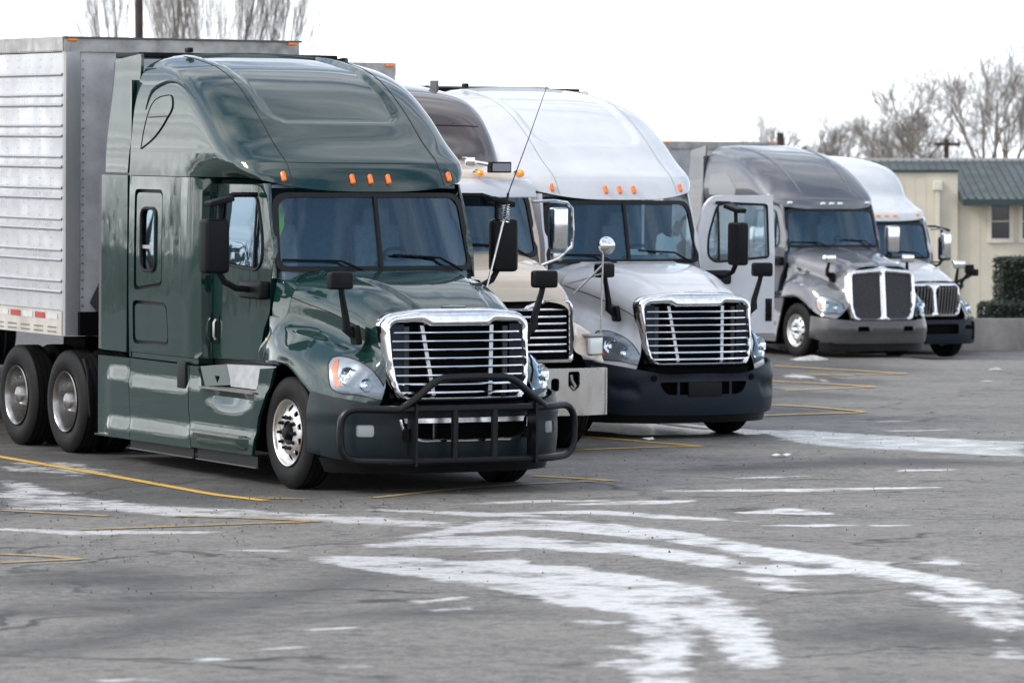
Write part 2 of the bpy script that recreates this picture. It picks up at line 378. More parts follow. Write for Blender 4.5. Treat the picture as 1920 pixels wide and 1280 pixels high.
def roof(root, rows, P, yr0=3.57, yr1=3.45, nexp=3.2, nr=96, nc=40, pan=None, name='roof_fairing', soffit=True, crown=.03, flank=None):
    ts = list(range(len(rows))); f = hermite(ts, rows); G = []; prof = []
    L = 0; last = None
    ths = [(k/nc)**1.35*math.pi/2 for k in range(nc+1)]
    for i in range(nr+1):
        zc, yc, Wd, D, zs = f(ts[-1]*i/nr)
        if last: L += math.dist(last, (yc, zc))
        last = (yc, zc); yr = yr0+(yr1-yr0)*(zc-rows[0][0])/(rows[-1][0]-rows[0][0]); D = min(D, max(.02, yr-.06-yc)); row = []
        for th in ths:
            u = math.sin(th)**(2/nexp); row.append([Wd*u, yc+D*(1-math.cos(th)**(2/nexp)), zc+(zs-zc)*u**3, L, u])
        y0 = row[-1][1]
        for k in range(1, 13): row.append([Wd, y0+(yr-y0)*k/12, zs, L, 1.0])
        if flank and zs < 3.06:
            for q in row: q[0] = q[0]+(flank-Wd)*sstep(1.25, 1.95, q[1])*q[4]
        G.append(row)
    # displaced panel
    def disp(i, k):
        x, y, z, l, u = G[i][k]
        if not pan: return Vector((x, y, z))
        (xw, l0, rad, dep) = pan
        qx = abs(x)-(xw-rad); qy = (l0+rad)-l
        d = math.hypot(max(qx, 0), max(qy, 0))-rad if (qx > 0 or qy > 0) else max(qx, qy)-rad
        a = sstep(.0, -.034, d)*dep
        if a == 0: return Vector((x, y, z))
        i2 = min(i+1, nr); i1 = max(i-1, 0); ty = G[i2][k][1]-G[i1][k][1]; tz = G[i2][k][2]-G[i1][k][2]; ll = math.hypot(ty, tz)
        return Vector((x, y+a*tz/ll, z-a*ty/ll))
    H = [[disp(i, k) for k in range(len(G[0]))] for i in range(nr+1)]
    rowsP = [[Vector((-p.x, p.y, p.z)) for p in reversed(r)]+r[1:] for r in H]
    m = MB().grid(rowsP)
    top = H[-1]; cap = []
    for p in top:
        cap.append([Vector((p.x*(1-2*j/8), p.y, p.z+crown*(1-(1-2*j/8)**2)*min(1, p.x/.3))) for j in range(9)])
    m.grid(cap)
    o = m.build(name, P, root, ang=50)
    if soffit:
        b = H[0]; s2 = [Vector((p.x*.86, p.y+(.10 if p.y < 1.2 else .0), p.z+.015)) for p in b]
        MB().grid([b, s2]).mirror().build('roof_soffit', BLACKP, o)
    return o, H, f, ts
def roof_pt(H, i, x):
    r = H[i]
    for a, b in zip(r, r[1:]):
        if a.x <= abs(x) <= b.x:
            t = (abs(x)-a.x)/max(1e-6, b.x-a.x); q = a.lerp(b, t); return Vector((math.copysign(q.x, x), q.y, q.z))
    return r[-1]
def hood_grid(rows, nr=44, nc=48, disp=None, sub=None):
    ys = [0]
    for a, b in zip(rows, rows[1:]): ys.append(ys[-1]+max(.02, math.dist(a[3], b[3])))
    K = len(rows[0]); fr = [hermite(ys, [tuple(r[k]) for r in rows]) for k in range(K)]; G = []
    for i in range(nr+1):
        t = ys[-1]*i/nr; pts = [fr[k](t) for k in range(K)]
        g = hermite(list(range(K)), [tuple(p) for p in pts])
        row = [Vector(g((K-1)*j/nc)) for j in range(nc+1)]
        if disp: row = [disp(p) for p in row]
        G.append(row)
    return G
def hood_mesh(root, G, P, name='hood'):
    rowsP = [[Vector((-p.x, p.y, p.z)) for p in reversed(r)]+r[1:] for r in G]
    m = MB().grid(rowsP); o = m.build(name, P, root, ang=60)
    bm = bmesh.new(); bm.from_mesh(o.data); bvh = BVHTree.FromBMesh(bm); bm.free()
    return o, bvh
DD = Vector((.45, .893, 0)).normalized(); EE = Vector((DD.y, -DD.x, 0))
def proj_fn(bvh, off, side, d=DD, e=EE):
    # lays an outline drawn on the plane square to d onto the body, 'off' proud of it (side -1: as drawn, +1: mirrored)
    def f(h, z, o=off):
        org = e*h+Vector((0, 0, z))-d*3
        loc, nor, ix, ds = bvh.ray_cast(org, d)
        if loc is None or ds > 3.4:
            loc, nor, ix, ds = bvh.find_nearest(e*h+Vector((0, 0, z))-d*.95)
        if nor.dot(d) > 0: nor = -nor
        q = loc+nor*o
        return Vector((q.x if side < 0 else -q.x, q.y, q.z))
    return f
def xz2h(pts, y): return [(EE.x*x+EE.y*y, z) for x, z in pts]
def headlight(root, bvh, pts, y, bowls, amber=None, lens_off=.028, silver=None, proud=.012):
    out = spl(xz2h(pts, y)+[xz2h(pts, y)[0]], 40)[:-1]; cxm = sum(p[0] for p in out)/40; czm = sum(p[1] for p in out)/40
    def scl(P, k): return [(cxm+(p[0]-cxm)*k, czm+(p[1]-czm)*k) for p in P]
    for side in (-1, 1):
        f = proj_fn(bvh, 0, side)
        g = MB().panel(scl(out, 1.07), lambda a, b: f(a, b, .005), [], step=.035).build('headlight', RUBBER, root)
        MB().panel(out, lambda a, b: f(a, b, .012), [], step=.03).build('reflector', silver or LAMPW, g)
        for (bx, bz, br) in bowls:
            hx = EE.x*bx+EE.y*y; c = f(hx, bz, .014); c2 = f(hx+.01, bz, .02); nrm = (f(hx, bz, .05)-f(hx, bz, 0)).normalized()
            ax = (nrm+Vector((0, -1.2, 0))).normalized()
            MB().lathe([(.012, br*1.12), (.022, br*1.06), (.016, br), (.0, br*.8), (-.012, br*.45), (.004, br*.28), (.012, br*.2), (.013, .001)], c=c, axis=ax, n=26).build('lamp_bowl', BULB, g)
        if amber:
            A = xz2h(amber, y); MB().panel(A, lambda a, b: f(a, b, .017), [], step=.03).build('turn_signal', AMBER, g)
        MB().panel(out, lambda a, b: f(a, b, .014+proud*(1-max(0, 1-edist(a, b, out)/.06)**2)), [], step=.025).build('lens', LENS, g)

def cab(root, P, glass_split=True, wiper=True, door_open=None, dy=0., vest=False, seal=None, doors=(-1, 1)):
    seal = seal or RUBBER
    def fy(x, z):
        t = (z-1.99)/.67; return dy+.45+.15*t+(.12+.05*t)*(abs(x)/1.0)**2.2
    wf = lambda x, z: (x, fy(x, z), z)
    outp = rpoly([(-1.025, 1.965), (1.025, 1.965), (.985, 2.69), (-.985, 2.69)], [.10, .10, .16, .16], 6)
    hw = rpoly([(-.975, 2.01), (.975, 2.01), (.93, 2.645), (-.93, 2.645)], [.08, .08, .13, .13], 6)
    ws = MB().panel(outp, wf, [hw], step=.06, thick=.035, inward=(0, 1, 0)).build('windscreen_frame', seal, root)
    if glass_split:
        for s in (-1, 1):
            hp = rpoly([(s*.012, 2.005), (s*.985, 2.005), (s*.94, 2.65), (s*.012, 2.65)], [0, .08, .13, 0], 6)
            MB().panel(hp, lambda x, z: (x, fy(x, z)+.012, z), step=.09).build('windscreen_pane', WGLASS, root)
        MB().box((0, fy(0, 2.33)+.0, 2.33), (.034, .03, .68), Matrix.Rotation(-math.atan2(.15, .67), 3, 'X')).build('windscreen_divider', seal, root)
    else:
        MB().panel(hw, lambda x, z: (x, fy(x, z)+.012, z), step=.09).build('windscreen_pane', WGLASS, root)
    if wiper:
        for (a, b, c) in (((-.97, 2.07), (-.42, 2.06), (-.20, 1.975)), ((.12, 2.115), (.62, 2.085), (.86, 1.975))):
            pa, pb, pc = [Vector((q[0], fy(q[0], q[1])-.03, q[1])) for q in (a, b, c)]
            w = MB().tube([pa, pa.lerp(pb, .5), pb], .011, 6); w.tube([pa.lerp(pb, .75)+Vector((0, -.015, .004)), pb+Vector((.0, -.02, 0)), pc+Vector((0, -.03, -.01))], [.008, .011, .014], 6); w.build('wiper', BLACKP, root)
    # door
    dx = lambda y, z: 1.062-.022*sstep(1.1, .5, y)-.04*sstep(2.0, 2.8, z)
    DO = [(1.895, 2.755), (1.08, 2.755), (.93, 2.735), (.83, 2.66), (.71, 2.40), (.615, 2.17), (.62, 1.96), (.65, 1.87), (.67, 1.58), (.78, 1.42), (.87, 1.13), (1.895, 1.105)]
    DO = [DO[0]]+spl(DO[1:10], 26)+DO[10:]
    DW = rpoly([(1.79, 2.64), (1.10, 2.665), (.985, 2.63), (.83, 2.27), (.82, 2.04), (.93, 1.965), (1.79, 2.015)], [.04, .1, .08, .1, .07, .09, .04], 5)
    for s in doors:
        par = root
        hinge = Vector((s*1.03, dy+.66, 0))
        op = door_open if (door_open and s == 1) else 0
        d = MB().panel([(y+dy, z) for y, z in DO], lambda y, z: (s*dx(y-dy, z), y, z), [[(y+dy, z) for y, z in DW]], step=.08, thick=.05, inward=(-s, 0, 0))
        d.xf(lambda p: p-hinge); do = d.build('door', P, root, ang=40); do.location = hinge
        do.rotation_euler = (0, 0, -op if s > 0 else op)
        q = MB().panel([(y+dy, z) for y, z in DW], lambda y, z: (s*(dx(y-dy, z)-.02), y, z), step=.12); q.xf(lambda p: p-hinge); q.build('door_window', SGLASS, do)
        loop = [Vector((s*(dx(y, z)+.002), y+dy, z))-hinge for y, z in DW]
        MB().tube(loop, .014, 6, closed=True).build('window_seal', RUBBER, do)
        MB().tube([Vector((s*(dx(1.0, z)-.005), dy+1.0, z))-hinge for z in (2.63, 2.3, 1.97)], .013, 6).build('window_bar', RUBBER, do)
        hp = Vector((s*(1.065), dy+1.80, 1.385))-hinge
        hm = MB().box(hp, (.02, .10, .27), bev=.009); hm.build('door_handle', BLACKP, do)
        MB().tube([hp+Vector((s*.012, -.0, .09)), hp+Vector((s*.035, 0, .06)), hp+Vector((s*.035, 0, -.07)), hp+Vector((s*.012, 0, -.10))], .012, 6).build('door_handle', ALU if P is GREEN else BLACKP, do)
        if s < 0 or not op: pass
        do['_hinge'] = 1; del do['_hinge']
        # pillar
        rowsP = []
        for i in range(17):
            z = 1.90+.87*i/16; t = (z-1.965)/.725; xw = 1.02-.04*t; yd = hermite([1.87, 1.96, 2.17, 2.40, 2.66, 2.77], [.65, .62, .615, .71, .83, .94])(z)+dy-.012
            a = Vector((s*xw, fy(xw, z)+.006, z)); c = Vector((s*dx(yd-dy, z), yd, z)); b = Vector((s*max(xw, dx(yd-dy, z))*1.012, a.y*.75+c.y*.25-.012, z))
            rowsP.append([a*(1-k/6)**2+b*2*(k/6)*(1-k/6)+c*(k/6)**2 for k in range(7)]+[c+Vector((-s*.06, .02, 0))])
        MB().grid(rowsP).build('windscreen_pillar', P, root)
        # rear door jamb: sleeper front step + lower sill
        MB().box((s*1.0, dy+1.25, 1.075), (.08, 1.3, .05)).build('door_sill', BLACKP, root)
    # interior
    it = MB().box((0, dy+1.93, 1.95), (2.1, .03, 1.7)).build('sleeper_curtain', BLUEC, root)
    MB().box((0, dy+1.36, 2.745), (1.9, 1.08, .03)).build('headliner', CLOTH, root)
    MB().box((0, dy+1.25, 1.12), (2.0, 1.4, .05)).build('cab_floor', DASH, root)
    ds = MB().box((0, dy+.72, 1.82), (1.94, .34, .34), bev=.06); ds.box((.42, dy+.80, 1.99), (.55, .22, .12), bev=.04); ds.build('dashboard', DASH, root)
    for s in (-1, 1):
        st = MB().box((s*.55, dy+1.45, 1.62), (.52, .5, .16), bev=.05); st.box((s*.55, dy+1.68, 2.02), (.5, .14, .72), Matrix.Rotation(R(-8), 3, 'X'), bev=.05); st.box((s*.55, dy+1.71, 2.44), (.28, .1, .2), bev=.04)
        st.box((s*.55, dy+1.45, 1.33), (.4, .4, .42)); st.build('seat', CLOTH, root)
    m = MB(); c = Vector((.52, dy+.98, 2.05)); ax = Vector((0, -.55, 1)).normalized(); u = Vector((1, 0, 0)); w = ax.cross(u)
    m.tube([c+u*.22*math.cos(a*math.pi/12)+w*.22*math.sin(a*math.pi/12) for a in range(24)], .018, 8, closed=True)
    for a in (0.5, 2.64, 4.71): m.tube([c, c+u*.22*math.cos(a)+w*.22*math.sin(a)], .014, 6)
    m.tube([c, c-ax*.25], .03, 8); m.build('steering_wheel', BLACKP, root)
    # folded curtains at the pillars
    for s in (-1, 1):
        pts = [[Vector((s*(.97-.012*math.sin(k*2.1)), dy+1.15+.055*k, z)) for k in range(13)] for z in (2.68, 2.3, 1.8)]
        MB().grid(pts).build('side_curtain', BLUEC, root)
    if vest:
        V = [[Vector((-.80+.05*math.sin(i*1.3+j), dy+.98+.035*i, 2.58-.10*j-.02*math.sin(i*2.0))) for i in range(7)] for j in range(5)]
        MB().grid(V).build('hanging_vest', HIVIS, root)
    return fy

def sleeper(root, P, hatches=True, dy=0., y_rear=3.57, z0=1.10, z1=2.815, xw=1.22):
    pf, Lp, ts = path_fn([(1.04, 1.905), (1.13, 1.915), (1.19, 1.945), (1.213, 2.02), (xw, 2.3), (xw, y_rear-dy)])
    s_of = lambda y: ts[-2]+(y-2.3)        # path length at a given y on the flat part
    for s in (-1, 1):
        holes = []; H1 = H2 = None
        if hatches:
            H1 = rpoly([(s_of(3.44), 1.70), (s_of(2.75), 1.76), (s_of(2.75), 2.69), (s_of(3.44), 2.69)], .07, 5); H2 = rpoly([(s_of(3.475), 1.18), (s_of(2.60), 1.19), (s_of(2.64), 1.605), (s_of(3.475), 1.605)], .07, 5); holes = [H1, H2]
        fn = lambda a, z: (s*pf(a)[0]-s*.012*((z-1.95)/.85)**2, dy+pf(a)[1], z)
        o = MB().panel([(0, z0), (Lp, z0), (Lp, z1), (0, z1)], fn, holes, step=.09, thick=.05, inward=(-s, 0, 0)).build('sleeper_side', P, root)
        if hatches:
            def shr(Q, k, kz): 
                cxm = sum(p[0] for p in Q)/len(Q); czm = sum(p[1] for p in Q)/len(Q); w = max(p[0] for p in Q)-cxm; h = max(p[1] for p in Q)-czm
                return [(cxm+(p[0]-cxm)*(1-k/w), czm+(p[1]-czm)*(1-kz/h)) for p in Q]
            wn = rrect(s_of(2.925), 1.90, s_of(3.28), 2.505, .10)
            fin = lambda a, z: Vector(fn(a, z))+Vector((-s*.010, 0, 0)); fin2 = lambda a, z: Vector(fn(a, z))+Vector((-s*.045, 0, 0))
            MB().panel(shr(H1, -.01, -.01), fin2, step=.2).build('hatch_recess', RUBBER, o)
            MB().panel(shr(H1, .035, .035), fin, [wn], step=.09, thick=.03, inward=(-s, 0, 0)).build('hatch_door', P, o)
            MB().panel(wn, lambda a, z: Vector(fn(a, z))+Vector((-s*.025, 0, 0)), step=.1).build('hatch_window', SGLASS, o)
            MB().tube([Vector(fn(a, z))+Vector((-s*.004, 0, 0)) for a, z in wn], .016, 6, closed=True).build('hatch_window_frame', RUBBER, o)
            MB().box(Vector(fn(s_of(3.1), 2.13))+Vector((-s*.016, 0, 0)), (.014, .36, .035)).build('hatch_window_bar', DCHROME, o)
            MB().panel(shr(H2, -.01, -.01), fin2, step=.2).build('hatch_recess', RUBBER, o)
            MB().panel(shr(H2, .035, .035), fin, step=.09, thick=.03, inward=(-s, 0, 0)).build('hatch_door', P, o)
        MB().box((s*1.12, dy+2.75, 1.07), (.16, 1.65, .05)).build('sleeper_sill', P, root)
    MB().box((0, dy+y_rear-.02, 2.4), (2.42, .03, 2.7)).build('sleeper_back', P, root)

def mirror_main(parent, s, org=Vector((0, 0, 0)), head=BLACKP, dy=0.):
    c = Vector((s*1.51, dy+.88, 2.19))-org
    o = MB().box(c, (.26, .15, .50), Matrix.Rotation(s*R(-6), 3, 'Z'), bev=.045).build('door_mirror', head, parent)
    return o
def mirror_set(root, s, par=None, org=Vector((0, 0, 0)), head=BLACKP, dy=0., low=True, top=True):
    par = par or root; O = lambda x, y, z: Vector((s*x, dy+y, z))-org
    rz = Matrix.Rotation(s*R(-8), 3, 'Z')
    o = MB().box(O(1.51, .88, 2.19), (.265, .15, .505), rz, bev=.05).build('door_mirror', head, par)
    sub = o if par is root else par
    MB().box(O(1.51, .962, 2.25), (.21, .012, .33), rz).build('mirror_glass', MIRG, sub)
    m = MB().tube([O(1.46, .9, 1.96), O(1.40, .9, 1.86), O(1.28, .9, 1.80), O(1.12, .9, 1.785)], .03, 8); m.build('mirror_arm', BLACKP, sub)
    MB().box(O(1.105, .88, 1.785), (.11, .48, .17), bev=.04).build('mirror_base', BLACKP, sub)
    if top: MB().tube([O(1.45, .9, 2.4), O(1.44, .9, 2.63), O(1.30, .93, 2.665), O(1.04, .97, 2.665)], .024, 8).build('mirror_arm', BLACKP, sub)
    if low: MB().box(O(1.47, .86, 2.605), (.25, .16, .055), Matrix.Rotation(s*R(14), 3, 'Y'), bev=.02).build('look_down_mirror', BLACKP, sub)
def hood_mirror(root, s, head=BLACKP, base=(.87, -.78, 1.43), top=(1.04, -.82, 1.92), size=(.245, .10, .16), arm=BLACKP):
    b = Vector((s*base[0], base[1], base[2])); t = Vector((s*top[0], top[1], top[2]))
    o = MB().box(t, size, Matrix.Rotation(s*R(-8), 3, 'Z'), bev=.035).build('hood_mirror', head, root)
    MB().box(t+Vector((0, size[1]*.48, 0)), (size[0]*.86, .012, size[2]*.8), Matrix.Rotation(s*R(-8), 3, 'Z')).build('mirror_glass', MIRG, o)
    k = Vector((s*.09, 0, .06)); m = MB().tube([b, b+k, b+k+Vector((0, 0, .08)), b.lerp(t, .75)+Vector((s*.02, 0, 0)), t], [.05, .045, .035, .028, .028], 8)
    m.box(b-Vector((s*.005, 0, 0)), (.06, .14, .18), Matrix.Rotation(s*R(10), 3, 'Y'), bev=.02); m.build('mirror_arm', arm, o)
def chassis(root, y0=-.85, y1=6.9, wheels=(5.15, 6.47), front=1.18):
    m = MB().box((0, (y0+4.2)/2, .72), (1.5, 4.2-y0, .56)); m.box((.43, (y0+y1)/2, .86), (.09, y1-y0, .26)); m.box((-.43, (y0+y1)/2, .86), (.09, y1-y0, .26))
    m.box((0, 0, .47), (1.9, .14, .14)); m.box((0, .9, .62), (1.9, .5, .7)); m.box((0, 2.9, .62), (2.3, 2.6, .66))
    for y in wheels: m.box((0, y, .52), (1.9, .2, .2)); m.box((0, y+.1, 1.0), (1.1, .6, .2))
    m.build('chassis', DARK, root)
    for s in (-1, 1):
        m = MB(); n = 14
        rows = []
        for xx in (.72, 1.13):
            rows.append([Vector((s*xx, .06+.66*math.cos(math.pi*k/n), .50+.64*math.sin(math.pi*k/n))) for k in range(n+1)])
        m.grid(rows); m.box((s*.74, 0.05, .95), (.03, 1.3, .9)); m.build('wheel_well', DARK, root)
# ------------------------------------------------------------------ rounded aerodynamic tractor (green one and white one)
ROOF_ROWS = [(2.70, .645, 1.10, .52, 2.822), (2.82, .712, 1.165, .56, 2.875), (2.93, .785, 1.20, .60, 2.94), (3.0, .86, 1.212, .62, 3.0), (3.17, 1.13, 1.212, .62, 3.16), (3.43, 1.47, 1.20, .60, 3.41),
             (3.70, 1.90, 1.17, .56, 3.66), (3.87, 2.32, 1.12, .55, 3.82), (3.96, 2.75, 1.05, .50, 3.90), (4.01, 3.10, .94, .36, 3.955), (4.03, 3.36, .80, .12, 3.99)]
HOOD_ROWS = [
 [(0, 0.37, 1.955), (0.5, 0.36, 1.95), (0.79, 0.33, 1.905), (0.97, 0.28, 1.79), (1.0245, 0.33, 1.5755), (1.0686, 0.48, 1.449), (1.1186, 0.56, 1.2945), (1.13, 0.6, 1.13)],
 [(0, 0.12, 1.955), (0.48, 0.12, 1.95), (0.745, 0.12, 1.9), (0.925, 0.12, 1.7525), (0.962, 0.14, 1.518), (1.0646, 0.2, 1.414), (1.1696, 0.26, 1.282), (1.19, 0.33, 1.145)],
 [(0, -0.22, 1.92), (0.46, -0.22, 1.915), (0.705, -0.22, 1.86), (0.865, -0.22, 1.69), (0.885, -0.22, 1.455), (1.022, -0.2, 1.365), (1.167, -0.15, 1.23), (1.195, -0.06, 1.13)],
 [(0, -0.52, 1.86), (0.44, -0.52, 1.85), (0.665, -0.52, 1.79), (0.805, -0.52, 1.6125), (0.825, -0.52, 1.375), (0.977, -0.5, 1.285), (1.132, -0.46, 1.135), (1.185, -0.42, 0.96)],
 [(0, -0.78, 1.77), (0.43, -0.78, 1.76), (0.63, -0.78, 1.695), (0.76, -0.78, 1.5325), (0.775, -0.78, 1.315), (0.917, -0.77, 1.21), (1.067, -0.72, 1.045), (1.155, -0.66, 0.845)],
 [(0, -0.97, 1.69), (0.42, -0.97, 1.68), (0.61, -0.97, 1.61), (0.72, -0.97, 1.455), (0.737, -0.97, 1.258), (0.8496, -0.97, 1.124), (0.9696, -0.93, 0.972), (1.07, -0.88, 0.8)],
 [(0, -1.08, 1.635), (0.42, -1.075, 1.625), (0.6, -1.055, 1.55), (0.7, -1.045, 1.41), (0.726, -1.06, 1.214), (0.7898, -1.08, 1.032), (0.8648, -1.06, 0.906), (0.94, -1.03, 0.78)],
 [(0, -1.115, 1.62), (0.41, -1.105, 1.61), (0.585, -1.075, 1.535), (0.68, -1.06, 1.3975), (0.7015, -1.085, 1.1985), (0.7262, -1.12, 0.993), (0.7562, -1.12, 0.8815), (0.79, -1.1, 0.77)]]
def hood_disp(p):
    xc = .36+.26*sstep(-1.15, .35, p.y)*1.0
    k = sstep(xc+.022, xc-.010, abs(p.x))*.020*sstep(1.4, 1.6, p.z)
    # power bulge centre panel stands proud of the hood
    return Vector((p.x, p.y, p.z+k))
def gy(x, z): return -1.165-(1.6-z)*.17+.085*(abs(x)/.72)**2.4
def cascadia(T, label, P, bump, bullbar=False, open_door=None, left_only=False, vest=False):
    root = tractor(T, label)
    # --- roof, sleeper, cab
    ro, H, rf, rts = roof(root, ROOF_ROWS, P, pan=(.70, .98, .22, .034), flank=1.217)
    fy = cab(root, P, door_open=open_door, vest=vest)
    sleeper(root, P)
    for x in (-.86, -.187, 0, .187, .86):
        q = roof_pt(H, 9, x); MB().box(q+Vector((0, -.012, .0)), (.042, .05, .10), Matrix.Rotation(R(-28), 3, 'X'), bev=.018).build('marker_light', AMBER, root)
    for x in (-.62, .62):      # roof seams
        pts = []
        for i in range(2, len(H)-6, 3):
            pts.append(roof_pt(H, i, x*(1.27 if i < 20 else 1.27-.0*i))+Vector((0, -.002, .002)))
        MB().tube(pts, .0035, 5).build('roof_seam', RUBBER if P is GREEN else mat('grey_sealant', (.30, .31, .33), .6), ro)
    MB().box((-.75, 3.2, 4.045), (.06, .1, .05), bev=.02).build('roof_sensor', BLACKP, ro)
    # side vent panel and eyebrow on the roof flank
    for s in (-1, 1):
        wn = spl([(3.28, 3.08), (3.21, 3.285), (3.06, 3.52), (2.80, 3.59), (2.60, 3.57), (2.57, 3.50), (2.70, 3.36), (2.95, 3.2), (3.28, 3.08)], 40)[:-1]
        bm = bmesh.new(); bm.from_mesh(ro.data); bv = BVHTree.FromBMesh(bm); bm.free()
        def on(y, z, off):
            loc, nor, i, d = bv.ray_cast(Vector((s*3, y, z)), Vector((-s, 0, 0)))
            if loc is None: loc = Vector((s*1.15, y, z)); nor = Vector((s, 0, 0))
            if nor.x*s < 0: nor = -nor
            return loc+nor*off
        MB().panel(wn, lambda y, z: on(y, z, .006), step=.07).build('side_vent_panel', P, ro)
        MB().tube([on(y, z, .006) for y, z in wn], .006, 5, closed=True).build('vent_seal', RUBBER, ro)
        MB().tube([on(3.12, 3.385, .01), on(2.68, 3.395, .01)], .005, 5).build('vent_bar', RUBBER, ro)
        eb = spl([(3.22, 3.46), (3.13, 3.62), (2.95, 3.70), (2.70, 3.735), (2.42, 3.70), (2.10, 3.56)], 24)
        MB().tube([on(y, z, .0) for y, z in eb], [.004+.022*math.sin(math.pi*min(1, (k+1)/24)) for k in range(24)], 8).build('roof_eyebrow', P, ro)
    # --- side extenders behind the sleeper
    for s in (-1, 1):
        xe = lambda z: s*(1.222-.10*sstep(2.9, 4.05, z))
        m = MB().panel(rpoly([(3.60, 2.845), (4.15, 2.845), (4.14, 3.955), (3.50, 4.01), (3.49, 3.6)], [0, .02, .02, .05, .3]), lambda y, z: (xe(z), y, z), step=.12, thick=.03, inward=(-s, 0, 0)); eu = m.build('side_extender', P, root)
        m = MB().panel([(3.615, 1.09), (4.25, 1.09), (4.25, 2.82), (3.60, 2.82)], lambda y, z: (xe(z), y, z), step=.2, thick=.03, inward=(-s, 0, 0)); el = m.build('side_extender', P, root)
        MB().box((s*1.205, 4.29, 1.955), (.022, .075, 1.72)).build('rubber_edge', mat('grey_rubber', (.07, .07, .075), .55), el)
        rows_ = [[Vector((xe(z)-s*.016, 4.15, z)), Vector((xe(z)-s*.03, 4.245, z))] for z in (2.86, 3.2, 3.6, 3.93)]
        MB().grid(rows_).build('rubber_edge', MATS['grey_rubber'], eu)
    MB().box((0, 3.95, 4.0), (2.16, .6, .055), bev=.015).build('roof_cap', BLACKP, root)
    # --- hood
    G = hood_grid(HOOD_ROWS, nr=70, nc=98, disp=hood_disp); ho, bvh = hood_mesh(root, G, P)
    nc = len(G[0])-1
    for s in (-1, 1):
        j = int(nc*3.35/7); pts = [Vector((s*(r[j].x+.001), r[j].y, r[j].z)) for r in G[:-2]]
        MB().tube(pts, .0045, 5).build('hood_seam', RUBBER, ho)
        # cowl between hood and door
        A = [Vector((p.x*.997, p.y+.018, p.z-.004)) for p in G[0]]
        B = [Vector((min(p.x, .985) if p.z > 1.86 else 1.0+.045*sstep(1.86, 1.6, p.z)+.02*sstep(1.4, 1.2, p.z), max(p.y+.05, .50 if p.z > 1.9 else (.60 if p.z > 1.55 else .66+.20*sstep(1.45, 1.2, p.z))), min(p.z+.03, 1.985) if p.z > 1.7 else p.z)) for p in G[0]]
        M_ = [a.lerp(b, .5)+Vector((.004, 0, .004)) for a, b in zip(A, B)]
        rr = [[Vector((s*p.x, p.y, p.z)) for p in q] for q in (A, M_, B)]
        MB().grid(rr).build('cowl', P, root)
        D_ = [Vector((s*p.x*.985, p.y+.012, p.z-.012)) for p in G[0]]
        MB().grid([[Vector((s*p.x*.997, p.y+.001, p.z-.003)) for p in G[0]], D_]).build('hood_gasket', RUBBER, ho)
        MB().box((s*1.075, .635, 1.32), (.03, .055, .055), bev=.012).build('side_marker', AMBERB, root)
        # fender lip
        lip = [Vector((s*(r[-1].x-.004), r[-1].y, r[-1].z)) for r in G[3:48]]
        MB().tube(lip, .011, 6).build('fender_lip', P, ho)
    MB().box((0, -1.0, 1.69), (.24, .10, .012), Matrix.Rotation(R(14), 3, 'X'), bev=.004).build('hood_handle', P, ho)
    # --- grille
    K = [(-.62, .84), (.62, .84), (.70, 1.0), (.745, 1.56), (.66, 1.63), (.36, 1.672), (-.36, 1.672), (-.66, 1.63), (-.745, 1.56), (-.70, 1.0)]
    GO = rpoly(K, [.12, .12, .1, .12, .1, .1, .1, .1, .12, .1], 5)
    GI = rpoly([(-.60, .90), (.60, .90), (.648, 1.10), (.665, 1.535), (.36, 1.548), (.295, 1.505), (-.295, 1.505), (-.36, 1.548), (-.665, 1.535), (-.648, 1.10)], [.07, .07, .1, .08, .02, .02, .02, .02, .08, .1], 5)
    def sf(x, z):
        d = min(edist(x, z, GO), edist(x, z, GI)); return (x, gy(x, z)+.05-.062*math.sqrt(max(0, 1-(1-min(1, d/.045))**2)), z)
    gs = MB().panel(GO, sf, [GI], step=.022, thick=.09, inward=(0, 1, 0)).build('grille_surround', CHROME, root, ang=60)
    for z in (1.459, 1.383, 1.307, 1.231, 1.155, 1.079, 1.003, .927):
        hw = .655 if z > 1.1 else .64-.02*(1.1-z)*5
        pts = [hw*(-1+2*k/14) for k in range(15)]
        rows_ = [[Vector((x, gy(x, z)+dy_, z+dz_)) for (dy_, dz_) in ((.075, -.004), (.035, -.012), (.03, -.004), (.032, .005), (.075, .008), (.075, -.004))] for x in pts]
        MB().grid(rows_).build('grille_bar', CHROME, gs)
    for s in (-1, 1):
        rows_ = []
        for k in range(11):
            z = 1.52-.62*k/10; xb = s*(.353-.068*k/10); rows_.append([Vector((xb-.024, gy(xb, z)+.095, z)), Vector((xb-.019, gy(xb, z)+.07, z)), Vector((xb+.019, gy(xb, z)+.07, z)), Vector((xb+.024, gy(xb, z)+.095, z))])
        MB().grid(rows_).build('grille_post', DCHROME, gs)
        MB().box((s*.50, -1.06, 1.2), (.05, .04, .62)).build('grille_bracket', mat('dim_bracket', (.05, .052, .056), .5, .5), gs)
        MB().box((s*.60, -1.08, 1.2), (.13, .03, .66)).build('grille_baffle', SLATE2, gs)
    bk = MB(); bk.box((0, -.98, 1.2), (1.36, .04, .78))
    for k in range(26): bk.box((0, -1.005, .86+.028*k), (.8, .012, .012))
    bk.build('radiator', DARK, gs)
    # --- headlights
    headlight(root, bvh, [(-1.185, 1.149), (-1.147, 1.209), (-1.071, 1.221), (-.919, 1.197), (-.765, 1.125), (-.655, 1.003), (-.60, .875), (-.85, .90), (-1.145, .951)], -.9,
              [(-.985, 1.055, .078), (-.805, .985, .055)], amber=[(-1.155, 1.12), (-1.13, 1.185), (-1.085, 1.20), (-1.095, 1.08), (-1.05, .965), (-1.12, .965)])
